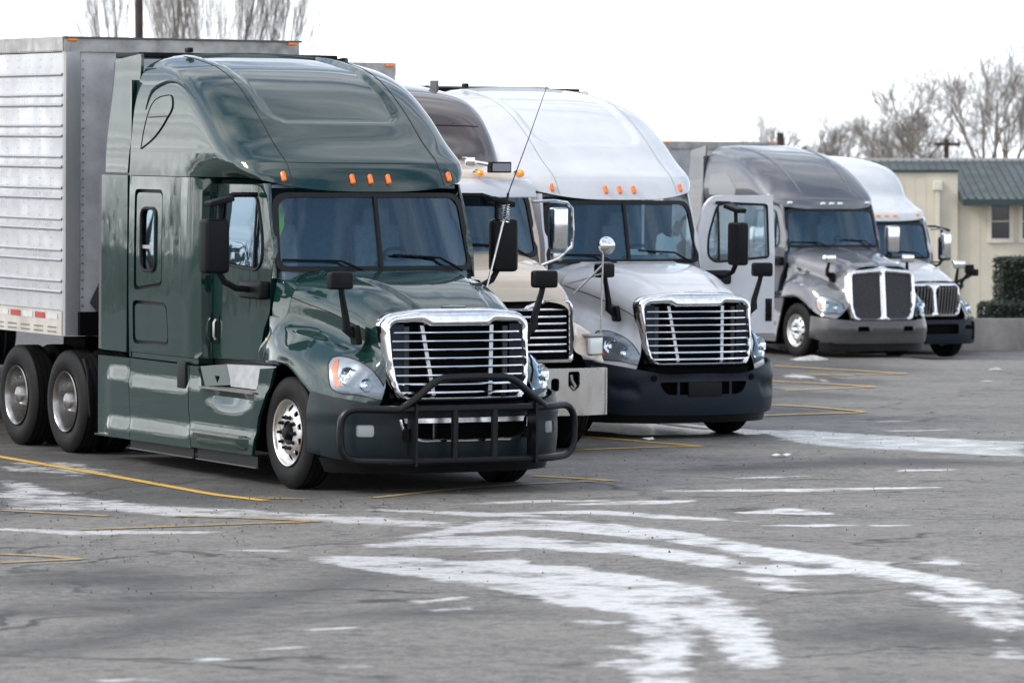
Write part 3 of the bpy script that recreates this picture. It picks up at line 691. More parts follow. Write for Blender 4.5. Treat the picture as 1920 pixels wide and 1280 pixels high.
    # --- bumper
    pf, Lp, ts = path_fn([(0, -1.325), (.35, -1.315), (.62, -1.28), (.88, -1.18), (1.06, -1.03), (1.165, -.86), (1.205, -.70), (1.215, -.57)])
    tz = hermite([0, .6, .75, 1.0, 1.3, 1.6, 1.8], [.765, .77, .80, .845, .885, .915, .93])
    def bf(a, z):
        x, y = pf(abs(a)); k = .035*((z-.55)/.3)**2; ld = .018*sstep(.70, .73, z+.06*abs(a)-.04); rec = 0
        if not bullbar:
            e = edist(abs(a), z, FOGH) if inpoly(abs(a), z, FOGH) else 0; rec = .03*sstep(0, .03, e)
        t = min(1, max(0, (abs(a)-.5)/1.0)); nx, ny = math.sin(t*1.45), -math.cos(t*1.45)
        return (math.copysign(x-nx*(k-ld+rec), a), y-ny*(k-ld+rec), z)
    FOGH = rpoly([(.80, .53), (1.16, .545), (1.16, .645), (.80, .655)], .04)
    n = 24; top = [(Lp*(-1+2*k/n), tz(Lp*abs(-1+2*k/n))) for k in range(n+1)]
    outl = [(-Lp, .37), (-Lp*.6, .30), (0, .285), (Lp*.6, .30), (Lp, .37)]+top[::-1]
    oh = rpoly([(-.50, .50), (.50, .50), (.63, .60), (.655, .70), (-.655, .70), (-.63, .60)], [.12, .12, .08, .03, .03, .08]) if bullbar else rpoly([(-.50, .525), (.50, .525), (.58, .67), (-.58, .67)], [.1, .1, .05, .05])
    FG = [[(q*x, z) for x, z in rrect(.885, .535, 1.055, .64, .025)] for q in (-1, 1)] if bullbar else []
    bo = MB().panel(outl, bf, [oh]+FG, step=.05, thick=.06, inward=(0, 1, 0)).build('bumper', bump, root, ang=50)
    ins = MB(); ins.box((0, -1.16, .6), (1.5, .03, .32))
    for k in range(7): ins.box((0, -1.2, .52+.026*k), (1.16, .02, .01))
    ins.build('lower_grille', DARK, bo)
    if bullbar:
        MB().tube([Vector(bf(a, z))+Vector((0, -.004, 0)) for a, z in spl([(-.65, .69), (-.63, .61), (-.57, .54), (-.48, .505), (-.3, .5), (.3, .5), (.48, .505), (.57, .54), (.63, .61), (.65, .69)], 36)], .017, 8).build('lower_grille_trim', CHROME, bo)
        MB().panel([(-.60, .655), (.60, .655), (.62, .715), (-.62, .715)], lambda a, z: Vector(bf(a, z))+Vector((0, .02, 0)), step=.1).build('lower_grille_trim', DCHROME, bo)
        for s in (-1, 1):
            MB().box((s*.31, -1.27, .585), (.035, .02, .13)).build('lower_grille_post', CHROME, bo)
            fg = rrect(.87, .52, 1.07, .655, .035)
            MB().panel([(s*a, z) for a, z in fg], lambda a, z: Vector(bf(a, z))+Vector((0, .035, 0)), step=.06).build('fog_recess', BLACKP, bo)
            f2 = rrect(.885, .535, 1.055, .64, .03)
            MB().panel([(s*a, z) for a, z in f2], lambda a, z: Vector(bf(a, z))+Vector((0, .012, 0)), step=.05, thick=.03, inward=(0, 1, 0)).build('fog_light', LAMPW, bo)
    else:
        MB().box((-.0, -1.318, .585), (.44, .03, .165), bev=.012).build('plate_holder', BLACKP, bo)
        for s in (-1, 1):
            MB().box((s*.34, -1.29, .60), (.03, .05, .15)).build('grille_strut', bump, bo)
            MB().lathe([(-.012, .0), (-.012, .034), (0, .038)], c=bf(s*.64, .715), axis=(0, 1, 0), n=16).build('tow_plug', DARK, bo)
    MB().panel([(-Lp*.9, .20), (Lp*.9, .20), (Lp*.94, .33), (-Lp*.94, .33)], lambda a, z: Vector(bf(a, z))+Vector((-.04*(1 if a > 0 else -1), .05, 0)), step=.1).build('air_dam', BLACKP, bo)
    MB().box((0, -1.12, .80), (1.3, .1, .07)).build('bumper_gap_cover', DARK, bo)
    # --- bull bar
    if bullbar:
        by = lambda x: -1.455+.31*sstep(.62, 1.22, abs(x))
        lp = []
        for (a, b) in rpoly([(-1.185, .325), (1.185, .325), (1.185, .79), (-1.185, .79)], .17, 7): lp.append((a, b))
        L2 = []
        for i in range(len(lp)):
            a, b = lp[i], lp[(i+1) % len(lp)]; k = max(1, int(math.dist(a, b)/.12)); L2 += [(a[0]+(b[0]-a[0])*t/k, a[1]+(b[1]-a[1])*t/k) for t in range(k)]
        bb = MB().tube([(x, by(x), z) for x, z in L2], .034, 10, closed=True).build('bull_bar', TUBE, root)
        hp = spl([(-.73, .79), (-.56, .91), (-.42, 1.02), (-.33, 1.06), (-.2, 1.067), (.2, 1.067), (.33, 1.06), (.42, 1.02), (.56, .91), (.73, .79)], 40)
        MB().tube([(x, by(x)-.0, z) for x, z in hp], .034, 10).build('upper_hoop', TUBE, bb)
        for x in (-.2, .2): MB().tube([(x, by(x), .79), (x, by(x), .325)], .034, 10).build('upright', TUBE, bb)
        for x in (-.605, .605):
            MB().box((x, by(x)+.03, .56), (.022, .17, .55)).build('mount_plate', TUBE, bb); MB().box((x, by(x)+.2, .56), (.06, .3, .1)).build('mount_arm', DARK, bb)
    # --- chassis skirts and steps
    def skx(y, z):
        v = 1.225+.018*sstep(.858, .846, z)*sstep(4.15, 3.95, y)+.020*sstep(.425, .41, z)*sstep(4.15, 3.95, y)
        v -= .05*sstep(3.4, 4.1, y)*sstep(1.0, .4, z)*0
        dd = ((y-1.12)/.62)**2+((z-.84)/.17)**2
        if z < .84: v -= .055*max(0, 1-dd)
        return v-.03*sstep(.62, .3, y)
    for s in (-1, 1):
        if s > 0 and left_only: pass
        q = lambda y, z: (s*skx(y, z), y, z); iw = (-s, 0, 0)
        k1 = MB().panel([(4.316, .25), (4.316, 1.03), (3.525, 1.035), (3.49, .6), (3.43, .26)], q, step=.07, thick=.03, inward=iw).build('side_skirt', P, root)
        k2 = MB().panel([(3.42, .262), (3.48, .6), (3.515, 1.035), (2.09, 1.03), (2.06, .6), (1.955, .262)], q, step=.07, thick=.03, inward=iw).build('side_skirt', P, root)
        fr = [(1.94, .262), (2.045, .6), (2.075, 1.03), (1.90, 1.03), (1.76, .845), (.56, .85), (.50, 1.07), (.24, 1.09), (.34, .9), (.50, .62), (.57, .27)]
        k3 = MB().panel(fr, q, step=.06, thick=.03, inward=iw).build('side_skirt', P, root)
        MB().panel([(4.316, .238), (1.95, .25), (1.95, .268), (4.316, .258)], lambda y, z: (s*1.262, y, z), step=.4, thick=.03, inward=iw).build('skirt_trim', P, k2)
        # step well
        MB().add([(s*1.20, 1.88, 1.03), (s*1.05, 1.60, 1.06), (s*1.05, 1.30, .88), (s*1.21, 1.75, .85)], [(0, 1, 2, 3)]).build('step_well', P, k3)
        MB().add([(s*1.05, 1.60, 1.06), (s*1.05, .50, 1.09), (s*1.10, .52, .86), (s*1.10, 1.40, .86)], [(0, 1, 2, 3)]).build('step_plate', mat('step_metal', (.42, .42, .42), .45, .7, noise_amt=.3, nscale=10), k3)
        st = MB().box((s*1.19, 1.16, .842), (.16, 1.22, .018)); st.build('step_tread', mat('tread_metal', (.42, .41, .40), .45, .9, noise_amt=.7, nscale=90, detail=2), k3)
        lows = []
        for k in range(13):
            y = 1.93-1.32*k/12; e = sstep(0, .12, k/12)*sstep(1, .88, k/12); lows.append([Vector((s*1.235, y, .425)), Vector((s*(1.25+.07*e), y, .425)), Vector((s*(1.25+.075*e), y, .40)), Vector((s*(1.25+.05*e), y, .34-.03*e)), Vector((s*1.235, y, .30))])
        MB().grid(lows).build('lower_step', P, k3)
        MB().box((s*1.275, 1.30, .43), (.10, 1.15, .016)).build('step_tread', MATS['tread_metal'], k3)
        MB().box((s*1.235, 1.15, .445), (.012, .95, .04)).build('step_plate', ALU, k3)
        MB().box((s*1.22, 2.235, .93), (.05, .20, .26), bev=.02).build('skirt_latch', BLACKP, k2)
        MB().box((s*1.195, 2.78, .205), (.012, 1.52, .10)).build('rubber_flap', RUBBER, k2); MB().box((s*1.205, 2.78, .152), (.03, 1.52, .012)).build('flap_lip', MATS['grey_rubber'], k2)
        MB().box((s*1.195, 1.25, .205), (.012, 1.36, .10)).build('rubber_flap', RUBBER, k3); MB().box((s*1.205, 1.25, .152), (.03, 1.36, .012)).build('flap_lip', MATS['grey_rubber'], k3)
        MB().tube([(s*1.2, 4.72, .97), (s*1.2, 4.64, .85), (s*1.2, 4.58, .4)], [.03, .02, .012], 6).build('fender_bracket', BLACKP, root)
    # --- mirrors, wheels, chassis
    for s in (-1, 1):
        if open_door and s == 1:
            dr = [c for c in root.children if c.name.startswith('door.') or c.name == 'door']
            dr = [c for c in dr if c.location.x > 0][0]; mirror_set(root, 1, dr, Vector(dr.location))
        else: mirror_set(root, s)
        hood_mirror(root, s)
        steer_wheel(root, s, 1.175, nuts=(s < 0))
        for y in (5.15, 6.47): drive_wheel(root, s, y)
    chassis(root)
    return root
# ------------------------------------------------------------------ ground: flat drive aisle, stalls rising gently to the back
TRUCKS = {'t1': (0, 0), 't2': (3.71, 5.7), 't3': (7.2686, 8.188), 't4': (26.9, 35.0), 't5': (30.5, 39.1), 't6': (33.4, 43.0)}
STEPS = sorted([(x, y) for x, y in TRUCKS.values()]+[(-3.6, -.5), (-7.2, -1.0), (-20, -1.5)]+[(7.2686+3.6*k, 8.188+4.92*k) for k in range(1, 5)]+[(37, 47), (41, 51.5)])
def axle_line(x):
    if x <= STEPS[0][0]: return STEPS[0][1]+(x-STEPS[0][0])*1.13
    if x >= STEPS[-1][0]: return STEPS[-1][1]+(x-STEPS[-1][0])*1.13
    for a, b in zip(STEPS, STEPS[1:]):
        if a[0] <= x <= b[0]:
            mid = (a[0]+b[0])/2; g = max(.2, (b[0]-a[0])/2-1.3); return a[1]+(b[1]-a[1])*sstep(mid-g, mid+g, x)
def ground_z(x, y):
    d = min(y-axle_line(x), 24)
    z = math.tan(TAU)*max(0, d)
    if d > 12: z = math.tan(TAU)*(12+(d-12)*.3)
    return z-.17*sstep(28.3, 29.1, x)-.05*sstep(29, 33, x)+.012*noise.noise(Vector((x*.35, y*.35, 0)))
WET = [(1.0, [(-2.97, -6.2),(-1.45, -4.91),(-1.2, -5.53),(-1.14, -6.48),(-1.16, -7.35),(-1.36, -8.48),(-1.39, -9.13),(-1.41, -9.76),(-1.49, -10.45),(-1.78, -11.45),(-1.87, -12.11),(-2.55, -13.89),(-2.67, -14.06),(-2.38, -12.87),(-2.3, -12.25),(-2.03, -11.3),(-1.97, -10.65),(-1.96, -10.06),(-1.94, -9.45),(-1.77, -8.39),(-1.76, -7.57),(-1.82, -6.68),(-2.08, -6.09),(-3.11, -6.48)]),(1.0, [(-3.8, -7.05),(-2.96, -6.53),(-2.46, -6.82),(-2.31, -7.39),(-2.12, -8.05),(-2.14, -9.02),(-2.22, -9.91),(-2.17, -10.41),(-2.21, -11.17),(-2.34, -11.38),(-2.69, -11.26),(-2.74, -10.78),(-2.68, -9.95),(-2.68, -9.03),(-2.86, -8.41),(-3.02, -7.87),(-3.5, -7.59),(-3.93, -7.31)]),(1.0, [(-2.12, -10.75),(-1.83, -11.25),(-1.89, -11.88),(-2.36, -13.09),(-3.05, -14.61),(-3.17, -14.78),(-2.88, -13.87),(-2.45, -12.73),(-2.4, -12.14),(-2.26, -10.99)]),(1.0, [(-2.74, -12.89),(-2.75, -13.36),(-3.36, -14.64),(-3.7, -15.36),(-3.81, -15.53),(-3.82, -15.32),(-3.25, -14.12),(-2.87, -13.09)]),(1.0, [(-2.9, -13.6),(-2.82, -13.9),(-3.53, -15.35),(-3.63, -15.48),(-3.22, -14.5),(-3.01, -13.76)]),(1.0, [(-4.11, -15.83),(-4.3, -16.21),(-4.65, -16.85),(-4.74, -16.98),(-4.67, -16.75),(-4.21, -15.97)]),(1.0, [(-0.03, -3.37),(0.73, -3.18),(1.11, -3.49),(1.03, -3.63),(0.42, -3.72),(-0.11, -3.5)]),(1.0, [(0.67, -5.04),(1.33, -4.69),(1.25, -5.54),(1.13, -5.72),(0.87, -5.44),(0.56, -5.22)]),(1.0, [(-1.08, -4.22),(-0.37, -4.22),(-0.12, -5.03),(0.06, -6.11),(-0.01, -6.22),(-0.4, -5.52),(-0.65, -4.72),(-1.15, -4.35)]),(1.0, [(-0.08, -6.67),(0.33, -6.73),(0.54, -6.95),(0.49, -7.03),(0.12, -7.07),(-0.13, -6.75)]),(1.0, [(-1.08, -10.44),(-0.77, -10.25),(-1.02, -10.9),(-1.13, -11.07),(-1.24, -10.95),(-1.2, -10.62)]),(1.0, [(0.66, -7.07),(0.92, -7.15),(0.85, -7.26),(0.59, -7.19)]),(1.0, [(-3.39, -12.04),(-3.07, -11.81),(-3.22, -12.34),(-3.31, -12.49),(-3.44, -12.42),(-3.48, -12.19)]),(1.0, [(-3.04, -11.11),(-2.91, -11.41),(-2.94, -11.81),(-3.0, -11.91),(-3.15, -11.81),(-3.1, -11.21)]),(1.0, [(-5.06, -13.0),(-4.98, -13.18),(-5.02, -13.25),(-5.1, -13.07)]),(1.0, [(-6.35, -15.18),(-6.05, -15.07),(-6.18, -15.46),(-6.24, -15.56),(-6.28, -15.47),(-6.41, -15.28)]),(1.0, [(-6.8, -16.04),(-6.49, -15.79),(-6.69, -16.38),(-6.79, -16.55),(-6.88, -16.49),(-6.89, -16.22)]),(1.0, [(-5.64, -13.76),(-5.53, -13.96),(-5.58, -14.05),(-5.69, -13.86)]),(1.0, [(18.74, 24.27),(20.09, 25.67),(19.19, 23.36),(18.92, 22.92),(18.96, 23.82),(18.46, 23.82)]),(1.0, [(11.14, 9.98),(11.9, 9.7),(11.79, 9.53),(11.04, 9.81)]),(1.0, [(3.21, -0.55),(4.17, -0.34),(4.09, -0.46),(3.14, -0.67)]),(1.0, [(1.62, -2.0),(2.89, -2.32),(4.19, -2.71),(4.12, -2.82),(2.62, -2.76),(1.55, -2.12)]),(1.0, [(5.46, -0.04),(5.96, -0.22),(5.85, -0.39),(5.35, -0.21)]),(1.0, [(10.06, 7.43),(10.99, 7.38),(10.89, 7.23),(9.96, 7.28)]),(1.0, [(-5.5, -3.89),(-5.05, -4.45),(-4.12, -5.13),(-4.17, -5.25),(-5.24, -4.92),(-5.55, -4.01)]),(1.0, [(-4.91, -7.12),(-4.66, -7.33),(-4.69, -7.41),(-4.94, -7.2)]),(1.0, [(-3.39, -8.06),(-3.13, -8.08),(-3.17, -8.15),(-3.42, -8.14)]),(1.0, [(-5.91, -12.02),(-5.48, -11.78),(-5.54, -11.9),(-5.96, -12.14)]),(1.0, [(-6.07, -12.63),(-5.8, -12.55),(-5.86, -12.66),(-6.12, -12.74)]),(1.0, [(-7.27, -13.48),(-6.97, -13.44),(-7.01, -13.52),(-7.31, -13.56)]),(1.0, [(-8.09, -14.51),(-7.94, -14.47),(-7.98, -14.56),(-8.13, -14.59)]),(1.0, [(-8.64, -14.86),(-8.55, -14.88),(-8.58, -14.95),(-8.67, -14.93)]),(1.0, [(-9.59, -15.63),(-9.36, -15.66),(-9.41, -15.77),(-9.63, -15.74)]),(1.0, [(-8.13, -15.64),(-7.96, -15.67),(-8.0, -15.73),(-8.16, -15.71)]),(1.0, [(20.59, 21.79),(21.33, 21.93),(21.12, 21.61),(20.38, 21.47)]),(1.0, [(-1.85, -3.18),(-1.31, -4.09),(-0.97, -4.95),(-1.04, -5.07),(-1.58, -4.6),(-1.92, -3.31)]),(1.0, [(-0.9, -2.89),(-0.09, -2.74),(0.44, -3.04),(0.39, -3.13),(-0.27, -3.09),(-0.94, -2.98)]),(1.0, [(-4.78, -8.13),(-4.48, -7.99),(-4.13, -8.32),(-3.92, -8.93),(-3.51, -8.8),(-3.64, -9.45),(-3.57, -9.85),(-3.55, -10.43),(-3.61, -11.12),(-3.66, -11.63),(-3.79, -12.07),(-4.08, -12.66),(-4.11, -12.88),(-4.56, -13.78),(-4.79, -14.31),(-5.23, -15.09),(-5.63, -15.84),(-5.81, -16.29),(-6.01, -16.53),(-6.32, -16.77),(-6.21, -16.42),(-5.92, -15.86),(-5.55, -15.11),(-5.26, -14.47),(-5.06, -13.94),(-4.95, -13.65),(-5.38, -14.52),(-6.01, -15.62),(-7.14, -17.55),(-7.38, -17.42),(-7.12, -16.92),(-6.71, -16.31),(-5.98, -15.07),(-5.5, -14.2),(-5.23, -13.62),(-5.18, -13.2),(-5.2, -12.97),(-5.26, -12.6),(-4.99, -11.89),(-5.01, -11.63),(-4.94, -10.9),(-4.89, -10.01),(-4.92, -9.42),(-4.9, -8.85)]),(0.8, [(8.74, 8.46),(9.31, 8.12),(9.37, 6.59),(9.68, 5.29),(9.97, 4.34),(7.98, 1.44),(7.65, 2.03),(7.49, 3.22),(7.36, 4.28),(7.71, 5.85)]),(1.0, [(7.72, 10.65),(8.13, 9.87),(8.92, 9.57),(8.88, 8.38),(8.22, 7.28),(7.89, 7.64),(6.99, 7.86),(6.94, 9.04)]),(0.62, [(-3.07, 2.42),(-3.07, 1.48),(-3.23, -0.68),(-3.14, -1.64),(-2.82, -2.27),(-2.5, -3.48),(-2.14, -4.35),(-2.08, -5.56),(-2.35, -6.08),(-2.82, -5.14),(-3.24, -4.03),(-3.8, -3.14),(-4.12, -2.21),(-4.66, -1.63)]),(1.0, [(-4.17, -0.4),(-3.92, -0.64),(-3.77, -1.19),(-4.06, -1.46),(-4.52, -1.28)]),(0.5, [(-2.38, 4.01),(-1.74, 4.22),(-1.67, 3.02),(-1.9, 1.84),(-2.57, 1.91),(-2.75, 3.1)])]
DAMP = [(1.0, [(-9.45, -13.85),(-8.21, -12.5),(-7.01, -11.37),(-5.79, -10.04),(-4.59, -8.73),(-3.87, -8.5),(-4.14, -9.02),(-5.53, -10.66),(-6.61, -11.79),(-7.72, -12.95),(-8.81, -13.93),(-9.58, -14.18)]),(1.0, [(-7.51, -8.89),(-6.37, -8.13),(-6.06, -9.44),(-6.99, -10.5),(-8.47, -11.34),(-8.61, -11.71),(-7.66, -12.02),(-6.81, -11.1),(-7.12, -9.91),(-7.68, -9.33)]),(1.0, [(-7.21, -12.61),(-6.06, -12.48),(-5.63, -13.06),(-5.72, -13.24),(-6.41, -13.17),(-7.29, -12.78)]),(1.0, [(-4.92, -15.02),(-3.8, -14.43),(-3.98, -15.95),(-4.22, -16.3),(-4.78, -15.94),(-5.14, -15.39)]),(1.0, [(3.83, 1.22),(6.48, 2.46),(7.22, 0.42),(6.92, -0.01),(5.32, 0.63),(3.58, 0.78)]),(1.0, [(-1.59, 6.03),(-0.12, 6.0),(-1.56, -0.17),(-1.94, -1.01),(-1.9, 1.84),(-2.03, 4.92)])]
LINES = [[(-0.98, 7.58),(-0.82, 7.08),(-0.95, 5.72),(-1.12, 4.33),(-1.32, 2.93),(-1.52, 1.72),(-1.87, 0.07),(-2.16, -1.58)], [(-2.0, -1.11),(-1.71, -1.57)], [(-1.14, -1.71),(-0.4, -1.19),(0.58, -0.67),(1.99, -0.45)], [(1.74, 0.67),(1.99, -0.45)], [(6.17, 8.03),(6.22, 7.36),(6.23, 6.28),(6.25, 5.23)], [(4.46, 5.02),(5.35, 5.2),(6.25, 5.23)], [(12.92, 14.68),(12.92, 13.59),(12.79, 12.19)], [(10.49, 11.59),(11.16, 11.77),(12.7, 12.04)], [(18.06, 23.15),(18.16, 21.9),(17.94, 20.03)], [(15.87, 19.69),(16.89, 19.86),(17.94, 20.03)], [(21.87, 29.43),(22.07, 27.85),(21.86, 25.21)], [(19.44, 25.43),(20.53, 25.39),(21.86, 25.21)], [(-4.67, -1.8),(-4.45, -2.43),(-4.19, -3.0)], [(-3.71, -3.28),(-3.29, -3.84),(-2.98, -4.5)], [(-5.02, -4.39),(-3.89, -4.44),(-2.98, -4.5)], [(-6.63, -6.76),(-6.44, -7.12),(-6.33, -7.55)], [(-6.94, -7.56),(-6.62, -7.56),(-6.33, -7.55)], [(8.28, 11.6),(8.36, 10.27),(8.39, 8.67)], [(20.24, 26.24),(20.53, 25.39),(20.53, 24.73)]]
LINES[0] = [(-2.12, -1.58), (-2.12, 2), (-2.12, 6), (-2.12, 11)]
def ground():
    CX, CY = cam.matrix_world.translation.x, cam.matrix_world.translation.y
    fx, fyy = math.sin(CA), math.cos(CA)
    def ax(lo, hi, st, far0, far1):
        o = []; v = lo
        while v <= hi: o.append(v); v += st
        g = st; v = o[-1]
        while v < far1: g *= 1.17; v += g; o.append(min(v, far1))
        g = st; v = o[0]; pre = []
        while v > far0: g *= 1.25; v -= g; pre.append(max(v, far0))
        return pre[::-1]+o
    ds = ax(20, 62, .10, -300, 1500); ls = ax(-8, 9, .10, -900, 900)
    V = []; wet = []; dmp = []; glare = []
    def prep(L): return [(k, P, min(p[0] for p in P)-.6, max(p[0] for p in P)+.6, min(p[1] for p in P)-.6, max(p[1] for p in P)+.6) for k, P in L]
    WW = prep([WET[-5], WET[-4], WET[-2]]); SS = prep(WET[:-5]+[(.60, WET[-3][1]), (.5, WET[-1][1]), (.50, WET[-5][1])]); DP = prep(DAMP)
    def ev(L, x, y, soft):
        b = 0
        for k, P, a0, a1, b0, b1 in L:
            if a0 < x < a1 and b0 < y < b1:
                d = edist(x, y, P); d = d if inpoly(x, y, P) else -d; b = max(b, k*sstep(-soft, soft, d))
        return b
    for d in ds:
        for l in ls:
            x = CX+fx*d+fyy*l; y = CY+fyy*d-fx*l
            z = ground_z(x, y)
            V.append((x, y, z)); fine = 19 < d < 100 and abs(l) < 20
            wet.append(ev(WW, x, y, .25) if fine else 0); dmp.append(max(ev(DP, x, y, .5), .85*sstep(-3.2, -.6, y-axle_line(x)+.8*noise.noise(Vector((x*.5, y*.5, 9))))) if 15 < d < 140 and abs(l) < 60 else 0); glare.append(ev(SS, x, y, .28) if fine else 0)
    n = len(ls); F = [(i*n+j, i*n+j+1, (i+1)*n+j+1, (i+1)*n+j) for i in range(len(ds)-1) for j in range(n-1)]
    me = bpy.data.meshes.new('parking_lot'); me.from_pydata(V, [], F)
    for nm, dat in (('wet', wet), ('damp', dmp), ('sky_glare', glare)):
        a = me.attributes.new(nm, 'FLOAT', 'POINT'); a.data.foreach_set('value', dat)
    me.shade_smooth(); o = bpy.data.objects.new('parking_lot', me); COL.objects.link(o); o['kind'] = 'structure'
    M = bpy.data.materials.new('asphalt'); M.use_nodes = True; t = M.node_tree; b = t.nodes['Principled BSDF']; lk = t.links
    tcn = t.nodes.new('ShaderNodeTexCoord')
    def nz(scale, detail, rough=.6, stretch=None):
        q = t.nodes.new('ShaderNodeTexNoise'); q.inputs['Scale'].default_value = scale; q.inputs['Detail'].default_value = detail; q.inputs['Roughness'].default_value = rough
        if stretch:
            mpn = t.nodes.new('ShaderNodeMapping'); mpn.inputs['Rotation'].default_value = (0, 0, stretch[0]); mpn.inputs['Scale'].default_value = stretch[1]; lk.new(tcn.outputs['Object'], mpn.inputs[0]); lk.new(mpn.outputs[0], q.inputs['Vector'])
        else: lk.new(tcn.outputs['Object'], q.inputs['Vector'])
        return q.outputs[0]
    def ramp(s, p0, p1, c0=(0, 0, 0, 1), c1=(1, 1, 1, 1)):
        r = t.nodes.new('ShaderNodeValToRGB'); r.color_ramp.elements[0].position = p0; r.color_ramp.elements[1].position = p1; r.color_ramp.elements[0].color = c0; r.color_ramp.elements[1].color = c1; lk.new(s, r.inputs[0]); return r.outputs[0]
    def M2(op, a, bb, clamp=False): return mth(op, a, bb, t, clamp)
    def mixc(f, a, c):
        x = t.nodes.new('ShaderNodeMix'); x.data_type = 'RGBA'; lk.new(f, x.inputs[0]) if not isinstance(f, float) else setattr(x.inputs[0], 'default_value', f)
        for i, v in ((6, a), (7, c)):
            if isinstance(v, tuple): x.inputs[i].default_value = v
            else: lk.new(v, x.inputs[i])
        return x.outputs[2]
    fine = nz(90, 3, .7); agg = nz(38, 2, .8); mid = nz(5.5, 8, .72); mid2 = nz(17, 5, .75); big = nz(.55, 9, .68); big2 = nz(.16, 6, .6)
    aw = t.nodes.new('ShaderNodeAttribute'); aw.attribute_name = 'wet'; ad = t.nodes.new('ShaderNodeAttribute'); ad.attribute_name = 'damp'; ar = t.nodes.new('ShaderNodeAttribute'); ar.attribute_name = 'sky_glare'
    base = mixc(ramp(big, .34, .66), (.084, .079, .073, 1), (.255, .235, .208, 1))
    base = mixc(M2('MULTIPLY', ramp(big2, .42, .62), .45), base, (.115, .108, .10, 1))
    base = mixc(M2('MULTIPLY', ramp(mid, .46, .60), .65), base, (.26, .245, .225, 1))
    base = mixc(M2('MULTIPLY', ramp(mid, .36, .47, (1, 1, 1, 1), (0, 0, 0, 1)), .65), base, (.055, .054, .052, 1))
    base = mixc(M2('MULTIPLY', ramp(mid2, .50, .66), .6), base, (.36, .34, .315, 1)); base = mixc(M2('MULTIPLY', ramp(mid2, .33, .46, (1, 1, 1, 1), (0, 0, 0, 1)), .75), base, (.04, .039, .038, 1))
    base = mixc(M2('MULTIPLY', ramp(agg, .52, .66), .55), base, (.30, .285, .26, 1))
    base = mixc(M2('MULTIPLY', ramp(fine, .36, .5, (1, 1, 1, 1), (0, 0, 0, 1)), .6), base, (.035, .035, .036, 1))
    # cracks and sealed joints, oil drips
    dist = t.nodes.new('ShaderNodeMix'); dist.data_type = 'VECTOR'; dist.inputs[0].default_value = .5
    nv = t.nodes.new('ShaderNodeTexNoise'); nv.inputs['Scale'].default_value = .8; nv.inputs['Detail'].default_value = 6; lk.new(tcn.outputs['Object'], nv.inputs['Vector'])
    av = t.nodes.new('ShaderNodeVectorMath'); av.operation = 'MULTIPLY_ADD'; lk.new(nv.outputs['Color'], av.inputs[0]); av.inputs[1].default_value = (2.2, 2.2, 0); lk.new(tcn.outputs['Object'], av.inputs[2])
    vo = t.nodes.new('ShaderNodeTexVoronoi'); vo.feature = 'DISTANCE_TO_EDGE'; vo.inputs['Scale'].default_value = .26; lk.new(av.outputs[0], vo.inputs['Vector'])
    crk = M2('MULTIPLY', ramp(vo.outputs['Distance'], .004, .013, (1, 1, 1, 1), (0, 0, 0, 1)), ramp(nz(.4, 3), .42, .55))
    base = mixc(M2('MULTIPLY', crk, .85), base, (.02, .02, .021, 1))
    base = mixc(M2('MULTIPLY', ramp(nz(1.9, 3, .5), .66, .72), .7), base, (.032, .031, .031, 1))
    edge = nz(2.4, 9, .72)
    wsum = M2('ADD', aw.outputs['Fac'], M2('MULTIPLY', M2('SUBTRACT', edge, .5), 1.5))
    wet_ = ramp(wsum, .44, .60)
    film = M2('MULTIPLY', ramp(nz(.9, 8, .68), .58, .68), .35)
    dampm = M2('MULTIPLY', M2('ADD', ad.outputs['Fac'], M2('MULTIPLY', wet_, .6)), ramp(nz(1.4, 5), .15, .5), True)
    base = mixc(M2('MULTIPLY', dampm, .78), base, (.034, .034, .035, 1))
    base = mixc(M2('MULTIPLY', wet_, .75), base, (.028, .028, .029, 1))
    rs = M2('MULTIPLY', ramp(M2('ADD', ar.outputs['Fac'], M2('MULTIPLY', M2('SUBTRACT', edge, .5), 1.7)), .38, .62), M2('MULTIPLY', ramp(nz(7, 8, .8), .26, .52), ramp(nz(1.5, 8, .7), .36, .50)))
    base = mixc(M2('MULTIPLY', rs, .90), base, (.64, .64, .64, 1))  # pale sky glare off the wet tracks, painted into the base colour
    lk.new(base, b.inputs['Base Color'])
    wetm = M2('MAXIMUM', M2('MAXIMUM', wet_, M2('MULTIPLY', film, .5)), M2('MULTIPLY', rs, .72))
    rr = t.nodes.new('ShaderNodeMapRange'); lk.new(wetm, rr.inputs[0]); rr.inputs[3].default_value = .66; rr.inputs[4].default_value = .16; lk.new(rr.outputs[0], b.inputs['Roughness'])
    b.inputs['IOR'].default_value = 1.4
    h = M2('ADD', M2('MULTIPLY', fine, .6), M2('MULTIPLY', agg, .8))
    bp = t.nodes.new('ShaderNodeBump'); lk.new(h, bp.inputs['Height']); bp.inputs['Distance'].default_value = .012
    st = t.nodes.new('ShaderNodeMapRange'); lk.new(wetm, st.inputs[0]); st.inputs[3].default_value = .75; st.inputs[4].default_value = .22; lk.new(st.outputs[0], bp.inputs['Strength']); lk.new(bp.outputs[0], b.inputs['Normal'])
    me.materials.append(M)
    # yellow stall lines: worn paint, thin sheets 4 mm above the asphalt
    Y = bpy.data.materials.new('worn_yellow_paint'); Y.use_nodes = True; t2 = Y.node_tree; b2 = t2.nodes['Principled BSDF']
    tcn2 = t2.nodes.new('ShaderNodeTexCoord'); q = t2.nodes.new('ShaderNodeTexNoise'); q.inputs['Scale'].default_value = 9; q.inputs['Detail'].default_value = 9; q.inputs['Roughness'].default_value = .75; t2.links.new(tcn2.outputs['Object'], q.inputs['Vector'])
